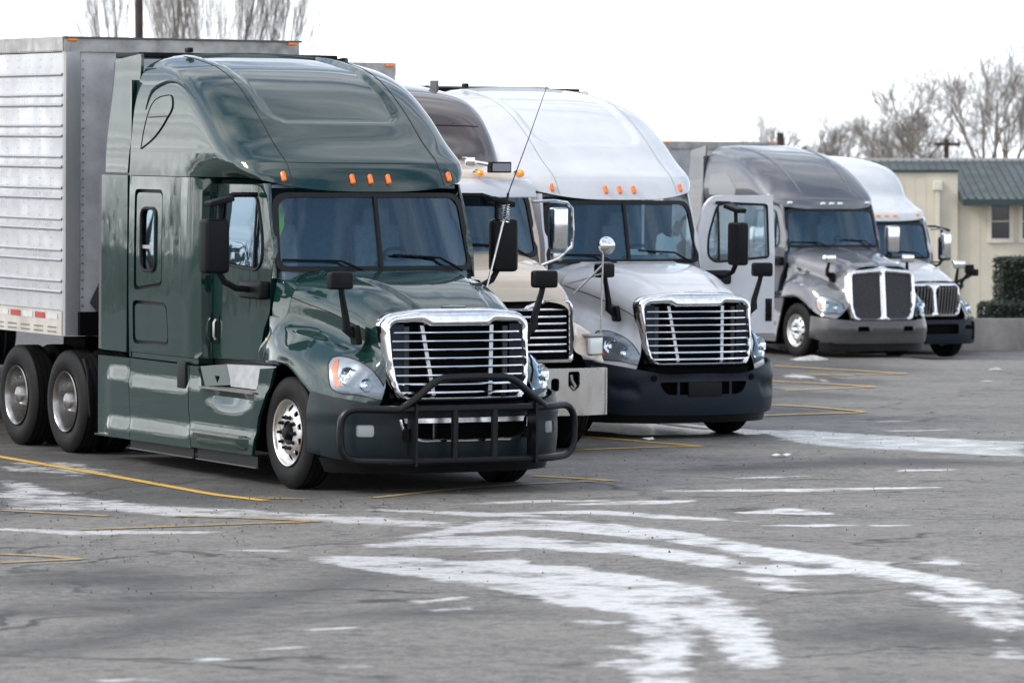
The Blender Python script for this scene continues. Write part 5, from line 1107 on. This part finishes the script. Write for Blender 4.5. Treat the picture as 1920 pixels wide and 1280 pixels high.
# --- white truck with vertical grille bars
def white_far_truck(T):
    root = tractor(T, 'white semi truck with vertical grille bars and chrome mirrors, right of the grey one')
    rows = [(2.72, .60, 1.06, .5, 2.80), (2.80, .64, 1.10, .52, 2.86), (2.90, .72, 1.12, .54, 2.94), (3.0, .95, 1.13, .56, 3.02), (3.22, 1.35, 1.15, .56, 3.20), (3.5, 1.55, 1.16, .56, 3.46), (3.75, 1.85, 1.14, .55, 3.70), (3.9, 2.3, 1.08, .52, 3.84), (3.97, 2.75, 1.0, .46, 3.92), (4.0, 3.1, .88, .3, 3.96), (4.01, 3.3, .8, .1, 3.98)]
    ro, H = dress(root, WHITE, rows, nexp=2.8, y1=3.5)
    for x in (-.8, -.2, 0, .2, .8):
        q = roof_pt(H, 8, x); MB().box(q+Vector((0, -.012, 0)), (.09, .05, .04), bev=.015).build('marker_light', AMBERB, root)
    HR = [[(0, .36, 1.95), (.5, .36, 1.94), (.78, .35, 1.90), (.95, .34, 1.78), (1.01, .36, 1.58), (1.05, .46, 1.44), (1.10, .56, 1.30), (1.12, .62, 1.1)],
          [(0, -.1, 1.88), (.46, -.1, 1.87), (.70, -.1, 1.82), (.86, -.1, 1.67), (.91, -.1, 1.5), (1.0, -.06, 1.38), (1.15, 0, 1.27), (1.20, .1, 1.13)],
          [(0, -.5, 1.78), (.42, -.5, 1.77), (.64, -.5, 1.70), (.77, -.5, 1.55), (.81, -.5, 1.38), (.92, -.46, 1.26), (1.10, -.44, 1.13), (1.18, -.42, .96)],
          [(0, -.85, 1.67), (.38, -.85, 1.66), (.56, -.85, 1.59), (.66, -.85, 1.45), (.70, -.85, 1.28), (.80, -.84, 1.13), (.97, -.80, .98), (1.12, -.76, .82)],
          [(0, -1.08, 1.57), (.36, -1.08, 1.56), (.52, -1.07, 1.49), (.60, -1.05, 1.36), (.64, -1.06, 1.2), (.71, -1.07, 1.02), (.83, -1.05, .90), (.96, -1.0, .78)]]
    G = hood_grid(HR); ho, bvh = hood_mesh(root, G, WHITE)
    for s in (-1, 1):
        A = [Vector((s*p.x*.99, p.y+.01, p.z-.01)) for p in G[0]]; B = [Vector((s*min(p.x, 1.03), max(.55, p.y+.1), min(p.z+.04, 1.99) if p.z > 1.7 else p.z)) for p in G[0]]
        MB().grid([A, B]).build('cowl', WHITE, root)
    gf = lambda x, z: -1.13-(1.5-z)*.14+.06*(abs(x)/.6)**2
    O = rpoly([(-.58, .86), (.58, .86), (.66, 1.1), (.64, 1.47), (.5, 1.54), (-.5, 1.54), (-.64, 1.47), (-.66, 1.1)], [.1]*8)
    Is = [rpoly([(s*.05, .93), (s*.52, .93), (s*.59, 1.1), (s*.57, 1.44), (s*.16, 1.46), (s*.05, 1.36)], [.05, .06, .08, .06, .05, .05]) for s in (-1, 1)]
    gs = grille_panel(O, Is, gf, .035, .045).build('grille_surround', CHROME, root, ang=60)
    for s in (-1, 1):
        for k in range(7):
            x = s*(.10+.074*k); MB().box((x, gf(x, 1.2)+.03, 1.19), (.026, .05, .52), Matrix.Rotation(R(8), 3, 'X'), bev=.01).build('grille_bar', STEEL, gs)
    MB().box((0, -1.06, 1.2), (1.2, .03, .58)).build('radiator', DARK, gs)
    headlight(root, bvh, [(-1.18, 1.06), (-1.08, 1.12), (-.93, 1.05), (-.80, .93), (-.95, .90), (-1.15, .94)], -.9, [(-1.03, 1.01, .055)], amber=[(-1.17, 1.04), (-1.10, 1.08), (-1.08, .96), (-1.15, .96)])
    pf, Lp, ts = path_fn([(0, -1.30), (.4, -1.29), (.7, -1.24), (.95, -1.12), (1.1, -.95), (1.19, -.75), (1.21, -.6)])
    bf = lambda a, z: (math.copysign(pf(abs(a))[0], a), pf(abs(a))[1]+.03*((z-.55)/.25)**2, z)
    hs = [rrect(-.5, .52, .5, .72, .04)]+[rpoly([(s*.66, .62), (s*.95, .60), (s*.93, .68), (s*.70, .70)], .02) for s in (-1, 1)]
    bo = MB().panel([(-Lp, .42), (-1.0, .32), (1.0, .32), (Lp, .42), (Lp, .84), (1.1, .82), (.6, .80), (-.6, .80), (-1.1, .82), (-Lp, .84)], bf, hs, step=.08, thick=.05, inward=(0, 1, 0)).build('bumper', SLATE2, root, ang=50)
    MB().box((0, -1.14, .58), (1.9, .03, .36)).build('bumper_backing', DARK, bo)
    for s in (-1, 1):
        hood_mirror(root, s, head=CHROME, base=(.78, -.60, 1.45), top=(.78, -.8, 1.88), size=(.27, .12, .16), arm=BLACKP)
        o = MB().box((s*1.40, .6, 2.22), (.20, .14, .52), bev=.05).build('door_mirror', CHROME, root)
        MB().tube([(s*1.04, .62, 2.55), (s*1.3, .6, 2.56), (s*1.42, .6, 2.50)], .016, 6).build('mirror_arm', CHROME, o); MB().tube([(s*1.42, .6, 1.98), (s*1.3, .6, 1.9), (s*1.05, .6, 1.88)], .016, 6).build('mirror_arm', BLACKP, o)
    skirts(root, WHITE); running(root); return root

# --- last truck, all but its left front corner hidden
def last_truck(T):
    root = tractor(T, 'silver semi truck mostly hidden at the far end, only its front corner showing')
    rows = [(2.70, .60, 1.06, .5, 2.78), (2.80, .66, 1.10, .52, 2.84), (2.90, .9, 1.10, .5, 2.9), (2.97, 1.4, 1.05, .4, 2.95), (3.0, 1.8, .9, .2, 2.98)]
    dress(root, SILVER, rows, hatches=False, ext=False, nexp=2.8, y1=3.0)
    HR = [[(0, .36, 1.92), (.5, .36, 1.91), (.78, .35, 1.87), (.95, .34, 1.76), (1.01, .36, 1.58), (1.05, .46, 1.44), (1.10, .56, 1.30), (1.12, .62, 1.1)],
          [(0, -.1, 1.85), (.46, -.1, 1.84), (.70, -.1, 1.79), (.86, -.1, 1.65), (.91, -.1, 1.5), (1.0, -.06, 1.38), (1.15, 0, 1.27), (1.20, .1, 1.13)],
          [(0, -.5, 1.76), (.42, -.5, 1.75), (.64, -.5, 1.68), (.77, -.5, 1.54), (.81, -.5, 1.38), (.92, -.46, 1.26), (1.10, -.44, 1.13), (1.18, -.42, .96)],
          [(0, -.85, 1.65), (.38, -.85, 1.64), (.56, -.85, 1.57), (.66, -.85, 1.45), (.70, -.85, 1.28), (.80, -.84, 1.15), (.99, -.80, 1.0), (1.14, -.76, .82)],
          [(0, -1.04, 1.57), (.36, -1.04, 1.56), (.52, -1.03, 1.49), (.60, -1.02, 1.36), (.64, -1.02, 1.2), (.74, -1.02, 1.04), (.90, -1.0, .92), (1.03, -.96, .78)]]
    G = hood_grid(HR); ho, bvh = hood_mesh(root, G, SILVER)
    headlight(root, bvh, [(-1.18, 1.06), (-1.08, 1.12), (-.93, 1.06), (-.84, .93), (-.95, .88), (-1.15, .90)], -.9, [(-1.03, 1.0, .055)])
    gf = lambda x, z: -1.08+.05*(abs(x)/.6)**2
    gs = grille_panel(rrect(-.62, .86, .62, 1.52, .08), [rrect(-.55, .93, .55, 1.45, .05)], gf, .035, .045).build('grille_surround', CHROME, root)
    for k in range(7): MB().box((0, -1.06, .97+.07*k), (1.08, .04, .014)).build('grille_bar', CHROME, gs)
    MB().box((0, -1.0, 1.2), (1.1, .03, .5)).build('radiator', DARK, gs)
    pf, Lp, ts = path_fn([(0, -1.22), (.5, -1.21), (.8, -1.15), (1.03, -1.02), (1.16, -.82), (1.21, -.6)])
    MB().panel([(-Lp, .34), (Lp, .34), (Lp, .80), (-Lp, .80)], lambda a, z: (math.copysign(pf(abs(a))[0], a), pf(abs(a))[1]+.02*((z-.55)/.25)**2, z), step=.09, thick=.05, inward=(0, 1, 0)).build('bumper', mat('dull_bumper', (.22, .22, .22), .4, .5), root)
    for s in (-1, 1):
        hood_mirror(root, s, base=(.92, -.55, 1.38), top=(1.10, -.7, 1.80), size=(.20, .10, .19))
        hood_mirror(root, s, base=(.90, -.40, 1.38), top=(1.30, -.55, 1.72), size=(.22, .10, .15))
        MB().tube([(s*1.0, 2.0, 1.1), (s*1.0, 2.0, 2.05)], .085, 14).build('exhaust_stack', DCHROME, root); mirror_set(root, s)
    skirts(root, SILVER); running(root, False); return root

T2P = (3.71, 5.7, 0); cream_truck(T2P); trailer(T2P, 'white box trailer behind the cream truck, its top corner above the green roof', y0=4.57, zt=4.22)
T4P = (26.9, 35.0, 0); grey_truck(T4P); trailer(T4P, 'grey box trailer behind the grey truck with the mesh grille', y0=4.85, zt=4.03, wall=mat('grey_trailer', (.30, .31, .33), .4, .3, noise_amt=.2))
T5P = (30.75, 39.1, -.17); white_far_truck(T5P)
T6P = (33.5, 43.2, -.22); last_truck(T6P)
# ------------------------------------------------------------------ building, hedges, wall
CP0 = Vector((cam.matrix_world.translation.x, cam.matrix_world.translation.y, 0)); FH = Vector((math.sin(CA), math.cos(CA), 0)); RH = Vector((math.cos(CA), -math.sin(CA), 0))
def wp(d, l, z=0.): return CP0+FH*d+RH*l+Vector((0, 0, z))
BROT = -CA
def building():
    root = empty('low_building', wp(125, 0), (0, 0, BROT), label='beige single-storey building with a dark metal roof behind the hedges', cat='building')
    beige = mat('beige_siding', (.66, .605, .49), .75, noise_amt=.16, nscale=1.2, bump=.15, bscale=30); trim = mat('cream_trim', (.70, .66, .56), .7, noise_amt=.1); fas = mat('dark_green_fascia', (.018, .045, .045), .45, noise_amt=.2)
    rf = mat('green_grey_metal_roof', (.065, .082, .082), .5, .2, noise_amt=.25, nscale=2, rvar=.1); pane = mat('dark_window_pane', (.02, .02, .025), .08)
    # local: x along the front, y away from the camera, z up
    win = [(13.22, 2.17, 13.72, 3.12), (14.08, 2.17, 14.62, 3.12), (17.2, 2.17, 17.8, 3.12)]
    holes = [[(a, b), (c, b), (c, e), (a, e)] for a, b, c, e in win]
    wl = MB().panel([(12.30, -.3), (26, -.3), (26, 3.38), (12.30, 3.38)], lambda x, z: (x, 0, z), holes, step=1.2, thick=.15, inward=(0, 1, 0)).build('wall', beige, root)
    wl2 = MB().panel([(-6, -.3), (12.28, -.3), (12.28, 4.0), (-6, 4.0)], lambda x, z: (x, -.12, z), step=1.5, thick=.15, inward=(0, 1, 0)).build('wall', beige, root)
    me = None
    for k in range(46):      # siding battens
        x = 8.4+.3*k; h = 4.25 if x < 12.2 else 3.62
        if any(a-.15 < x < c+.15 for a, b, c, e in win): continue
        MB().box((x, -.125 if x < 12.25 else -.005, h/2-.3), (.015, .005, h-.05)).build('batten', beige, wl2 if x < 12.25 else wl)
    for a, b, c, e in win:
        w = MB().box(((a+c)/2, .06, (b+e)/2), (c-a, .03, e-b)).build('window', pane, root)
        MB().box(((a+c)/2, -.03, b-.06), (c-a+.22, .09, .12)).build('sill', trim, w); MB().box((a-.05, -.02, (b+e)/2), (.10, .05, e-b)).build('frame', trim, w); MB().box((c+.05, -.02, (b+e)/2), (.10, .05, e-b)).build('frame', trim, w); MB().box(((a+c)/2, -.02, e+.05), (c-a+.2, .05, .10)).build('frame', trim, w)
        MB().box(((a+c)/2, .03, (b+e)/2), (c-a, .03, .03)).build('glazing_bar', trim, w)
    # roof: one slope, long eave on the right, cut back on the left
    zs = lambda y: 3.44+.215*y
    ro = MB().add([(12.35, -.9, zs(-.9)), (26, -.9, zs(-.9)), (26, 4.4, zs(4.4)), (12.35, 4.4, zs(4.4)), (12.35, 2.55, zs(2.55)), (-6, 2.55, zs(2.55)), (-6, 4.4, zs(4.4))], [(0, 1, 2, 3), (5, 4, 3, 6)]).build('roof', rf, root)
    k = 0; x = -2.0; ME = {}
    while x < 25.9:
        y0 = -.9 if x > 12.35 else 2.55
        L = math.hypot(4.4-y0, zs(4.4)-zs(y0)); key = y0
        if key not in ME:
            o = MB().box((0, 0, 0), (.035, L, .05)).build('roof_seam', rf, ro); ME[key] = o.data
        else: o = bpy.data.objects.new('roof_seam', ME[key]); COL.objects.link(o); o.parent = ro
        o.location = (x, (y0+4.4)/2, (zs(y0)+zs(4.4))/2+.02); o.rotation_euler = (math.atan(.215), 0, 0); x += .22 if x > 9 else .8
    MB().box((10, 4.45, zs(4.4)+.03), (32, .25, .09)).build('ridge_cap', mat('pale_ridge', (.42, .42, .42), .4, .4), ro)
    MB().box((19.2, -.92, zs(-.9)-.09), (13.7, .05, .17)).build('fascia', fas, root)
    MB().add([(12.33, -.93, zs(-.9)-.18), (12.33, -.93, zs(-.9)+.02), (12.33, 2.5, zs(2.5)+.02), (12.33, 2.5, zs(2.5)-.18)], [(0, 1, 2, 3)]).build('rake_board', fas, root)
    MB().box((3.15, -.14, 4.03), (18.3, .1, .07)).build('wall_cap', fas, root); MB().box((19.2, -.45, zs(-.45)-.16), (13.6, .9, .02)).build('soffit', trim, root)
    ds = MB().box((11.72, -.22, 3.63), (.24, .2, .26), bev=.02).build('downspout', trim, root); MB().box((11.72, -.2, 1.7), (.11, .1, 3.6)).build('pipe', trim, ds)
    MB().box((10.2, 4.6, 2), (32, .1, 4.2)).build('rear_wall', beige, root)
building()
def leafy_box(name, c, size, label, seed, n=9000, col=(.022, .040, .024), lr=.035):
    rn = random.Random(seed); root = empty(name, c, (0, 0, BROT), label=label, cat='hedge', group='clipped hedges by the building')
    MB().box((0, 0, size[2]/2), (size[0]*.9, size[1]*.9, size[2]*.94)).build('inner_branches', mat('hedge_core', (.010, .014, .010), .9), root)
    m = MB()
    for k in range(n):
        p = [rn.uniform(-.5, .5)*size[0], rn.uniform(-.5, .5)*size[1], rn.uniform(0, 1)*size[2]]; f = rn.random()
        if f < .5: p[1] = -size[1]/2+rn.gauss(0, .03)
        elif f < .75: p[2] = size[2]+rn.gauss(0, .03)
        else: p[0] = rn.choice((-.5, .5))*size[0]+rn.gauss(0, .03)
        q = Vector(p); a = Vector((rn.gauss(0, 1), rn.gauss(0, 1), rn.gauss(0, 1))).normalized(); b = a.orthogonal().normalized()*lr*rn.uniform(.6, 1.3); cc_ = a.cross(b).normalized()*lr*.55
        m.add([q-b, q+cc_, q+b, q-cc_], [(0, 1, 2, 3)])
    m.build('foliage', mat('hedge_leaves', col, .55, noise_amt=.5, nscale=4), root, smooth=False, weld=False, recalc=False)
leafy_box('hedge', wp(108, 12.6, -.3), (2.1, 1.2, 2.0), 'tall clipped dark hedge in front of the building', 1)
leafy_box('hedge', wp(104, 12.25, -.3), (3.0, 1.0, 1.0), 'low clipped dark hedge along the concrete wall', 2)
cw = MB().box((0, 0, .2), (9, .35, 1.05), bev=.02).build('concrete_wall', mat('stained_concrete', (.40, .37, .35), .8, noise_amt=.55, nscale=1.6, bump=.3, bscale=18, stretch=(1, 1, .5)), label='low stained concrete wall at the far edge of the lot', cat='wall')
cw.location = wp(98, 12.0, -.25); cw.rotation_euler = (0, 0, BROT)
# ------------------------------------------------------------------ bare winter trees
BARK = mat('grey_bark', (.12, .11, .10), .9, noise_amt=.4, nscale=3); TWIG = mat('brown_twigs', (.17, .15, .13), .9)
def bare_tree(loc, label, H, spread=1.0, seed=1, fast=False, levels=5, r0=None, name='bare_tree', group='bare winter trees behind the lot'):
    rn = random.Random(seed); root = empty(name, loc, label=label, cat='tree', group=group)
    tk = MB(); br = MB(); r0 = r0 or H*(.011 if fast else .016); cnt = [0]
    def prism(mb, a, b, ra, rb, n):
        d = (b-a); 
        if d.length < 1e-4: return
        u = d.orthogonal().normalized(); w = d.normalized().cross(u)
        V = [a+(u*math.cos(6.2832*k/n)+w*math.sin(6.2832*k/n))*ra for k in range(n)]+[b+(u*math.cos(6.2832*k/n)+w*math.sin(6.2832*k/n))*rb for k in range(n)]
        mb.add(V, [(k, (k+1) % n, n+(k+1) % n, n+k) for k in range(n)])
    def grow(p, d, L, r, lv):
        segs = 3 if lv < 3 else 2; q = p; rr = r; mb = tk if lv == 0 else br
        pts = [q]
        for s_ in range(segs):
            up_ = .25 if fast else .10
            d = (d+Vector((rn.gauss(0, .13), rn.gauss(0, .13), rn.gauss(0, .08)+up_*(.5 if lv else 0)))).normalized(); q2 = q+d*L/segs; r2_ = rr*(.86 if lv else .9) if s_ < segs-1 else rr*(.62 if lv else .75)
            prism(mb, q, q2, rr, r2_, 7 if lv == 0 else (5 if lv < 3 else 3)); q = q2; rr = r2_; pts.append(q)
        if lv >= levels: return
        nb = {0: (12 if fast else 6), 1: (7 if fast else 5), 2: (4 if fast else 5), 3: (4 if fast else 5), 4: 4}.get(lv, 3)
        for k in range(nb):
            t = rn.uniform(.35, 1.0) if lv else (rn.uniform(.25, 1.0) if fast else rn.uniform(.55, 1.0)); i = min(segs-1, int(t*segs)); f = t*segs-i; o = pts[i].lerp(pts[i+1], f)
            az = rn.uniform(0, 6.2832); tilt = rn.uniform(.10, .26) if fast else rn.uniform(.42, .95)*spread
            u = d.orthogonal().normalized(); w = d.cross(u).normalized(); nd_ = (d*math.cos(tilt)+(u*math.cos(az)+w*math.sin(az))*math.sin(tilt)).normalized()
            grow(o, nd_, L*rn.uniform(.50, .72)*(1.05 if fast else 1), max(.006, rr*(rn.uniform(.38, .55) if fast else rn.uniform(.55, .75))), lv+1)
    grow(Vector((0, 0, -.4)), Vector((0, 0, 1)), H*(.52 if fast else .40), r0, 0)
    tk.build('trunk', BARK, root, weld=False, recalc=False); br.build('branches', TWIG, root, weld=False, recalc=False)
    return root
def dup_tree(src, loc, rz, sc, label, group=None):
    r = link_copy(src); r.location = loc; r.rotation_euler = (0, 0, rz); r.scale = (sc*src.scale[0], sc*src.scale[1], sc); r['label'] = label
    for c in src.children: link_copy(c, r)
    return r
GP = 'upright bare poplars behind the trailers'
p1 = bare_tree(wp(160, -13.3), 'bare upright poplar leftmost in the clump above the trailer', 16, seed=11, fast=True, levels=4, name='bare_poplar', group=GP)
p2 = bare_tree(wp(162, -11.2), 'bare upright poplar in the middle of the clump above the trailer', 17, seed=23, fast=True, levels=4, name='bare_poplar', group=GP)
p1.scale = (.62, .62, 1); p2.scale = (.62, .62, 1)
dup_tree(p1, wp(158, -12.3), 2.1, 1.05, 'bare upright poplar just right of the utility pole above the trailer')
dup_tree(p2, wp(165, -10.1), 4.0, 1.0, 'bare upright poplar second from right in the clump above the trailer')
dup_tree(p1, wp(160, -8.9), 3.3, .98, 'bare upright poplar rightmost in the clump above the trailer')
b1 = bare_tree(wp(190, 20.6, .4), 'tallest bare tree with a broad forked crown at the right edge', 13.8, .72, seed=5, levels=5)
b2 = bare_tree(wp(195, 17.2, .4), 'bare tree of middling height left of the utility pole', 11.6, .60, seed=9, levels=5)
dup_tree(b1, wp(205, 15.6, .4), 2.4, .74, 'slim bare tree left of the middling one above the roof')
dup_tree(b2, wp(200, 14.2, .4), 1.2, .80, 'bare tree above the white truck with vertical grille bars')
dup_tree(b2, wp(210, 19.6, .4), 3.9, .80, 'low bare tree behind the utility pole crossarm')
dup_tree(b1, wp(220, 25.6, .4), 5.0, .95, 'bare tree half cut off by the right edge of the picture')
dup_tree(b2, wp(215, 12.6, .2), 2.2, .86, 'small bare tree farthest left above the grey truck')
dup_tree(b1, wp(222, 13.9, .2), .4, .62, 'faint bare tree between the stubby pole and the grey truck roof')
dup_tree(b2, wp(218, 14.9, .2), 5.2, .78, 'faint bare tree right above the roof of the grey truck')
dup_tree(b1, wp(200, -.95, .3), 1.0, .66, 'lone bare treetop peeping over the white roof')
# far scrub that reads as one mass
rn = random.Random(4); sc = MB()
for k in range(9000):
    l = rn.uniform(9.5, 27); h = rn.uniform(0, 1)**1.3*(3.6+.7*math.sin(l*1.3)+.5*math.sin(l*3.1)); o = wp(225+rn.uniform(-4, 4), l*225/200, h+.6); d = Vector((rn.gauss(0, .3), rn.gauss(0, .3), 1)).normalized()*rn.uniform(.4, 1.1); w = RH*.012
    sc.add([o-w, o+w, o+d], [(0, 1, 2)])
sc.build('far_scrub', TWIG, smooth=False, weld=False, recalc=False, kind='stuff', label='grey leafless scrub along the horizon behind the building', cat='scrub')
# leafless woods that close the lot to the left and behind the viewer
tl = MB()
for k in range(10000):
    az = R(rn.uniform(-205, -8)); rad = rn.uniform(95, 110)+18*math.sin(az*5); hh = 4.6+1.8*math.sin(az*11)+1.6*math.sin(az*29); h = rn.uniform(0, 1)**1.2*hh
    o = Vector((math.sin(az)*rad-6, math.cos(az)*rad-10, h-.5)); d = Vector((rn.gauss(0, .35), rn.gauss(0, .35), 1)).normalized()*rn.uniform(.8, 2.6); w = Vector((math.cos(az), -math.sin(az), 0))*rn.uniform(.03, .16)
    tl.add([o-w, o+w, o+d], [(0, 1, 2)])
tl.build('far_treeline', TWIG, smooth=False, weld=False, recalc=False, kind='stuff', label='leafless woodland closing the lot beyond the picture edge', cat='woodland')
# utility poles
WOOD = mat('weathered_pole', (.06, .042, .035), .85, noise_amt=.4, nscale=4)
def pole(loc, H, label, arm=None, r=.13):
    root = empty('utility_pole', loc, (0, 0, BROT+R(12)), label=label, cat='utility pole', group='utility poles')
    MB().tube([(0, 0, -.3), (0, 0, H)], [r*1.2, r], 10).build('post', WOOD, root)
    if arm:
        for z, w in arm:
            MB().box((0, -.1, z), (w, .1, .12)).build('crossarm', WOOD, root)
            for k in (-.45, -.22, .22, .45): MB().lathe([(0, .05), (.1, .06), (.16, .03), (.17, .001)], c=(k*w, -.1, z+.06), axis=(0, 0, 1), n=8).build('insulator', STEEL, root)
pole(wp(140, -11.48), 12, 'dark utility pole rising before the poplars', arm=[(11.4, 2.4)])
pole(wp(170, 16.3, .3), 5.55, 'utility pole with a crossarm peeking over the metal roof', arm=[(5.35, 1.0)], r=.09)
pole(wp(130, 7.7), 5.2, 'stubby pole top behind the grey truck', r=.10)
# ------------------------------------------------------------------ small things lying about
SNOW = mat('dirty_snow', (.50, .50, .49), .7, noise_amt=.45, nscale=9, bump=.5, bscale=14)
def lump(name, loc, size, label, cat, M, seed, n=18, flat=.5):
    rn_ = random.Random(seed); rows = []
    for i in range(7):
        t = i/6; rr = math.cos(t*math.pi/2)**.7
        rows.append([Vector((size*rr*math.cos(6.2832*k/n)*(1+.35*noise.noise(Vector((math.cos(6.2832*k/n)*1.5+seed, math.sin(6.2832*k/n)*1.5, t*2)))), size*.6*rr*math.sin(6.2832*k/n)*(1+.3*noise.noise(Vector((k*.7, seed, t)))), size*flat*t*(1+.4*noise.noise(Vector((k*.9, t*3, seed)))))) for k in range(n)]+[None])
        rows[-1][-1] = rows[-1][0].copy()
    o = MB().grid(rows).build(name, M, label=label, cat=cat); o.location = loc; return o
lump('snow_patch', (25.0, 33.3, ground_z(25.0, 33.3)), .40, 'small heap of dirty snow beside the front wheel of the grey truck', 'snow', SNOW, 3, flat=.2)
lump('snow_patch', (24.23, 26.12, .012), .13, 'tiny white lump of snow alone on the open asphalt at right', 'snow', SNOW, 5, flat=.35)
for i, (x, y, a, lb) in enumerate(((5.72, 2.65, .4, 'scrap of white paper lying on the asphalt right of the bull bar'), (6.35, 6.55, 1.2, 'scrap of white litter beside the puddle under the white truck'))):
    o = MB().grid([[Vector((.09*u_, .07*v_, .02+.012*math.sin(u_*2.1+v_*1.7+i))) for u_ in (-1, 0, 1)] for v_ in (-1, 0, 1)]).build('paper_scrap', PAPER, label=lb, cat='litter'); o.location = (x, y, ground_z(x, y)+.01); o.rotation_euler = (0, 0, a)
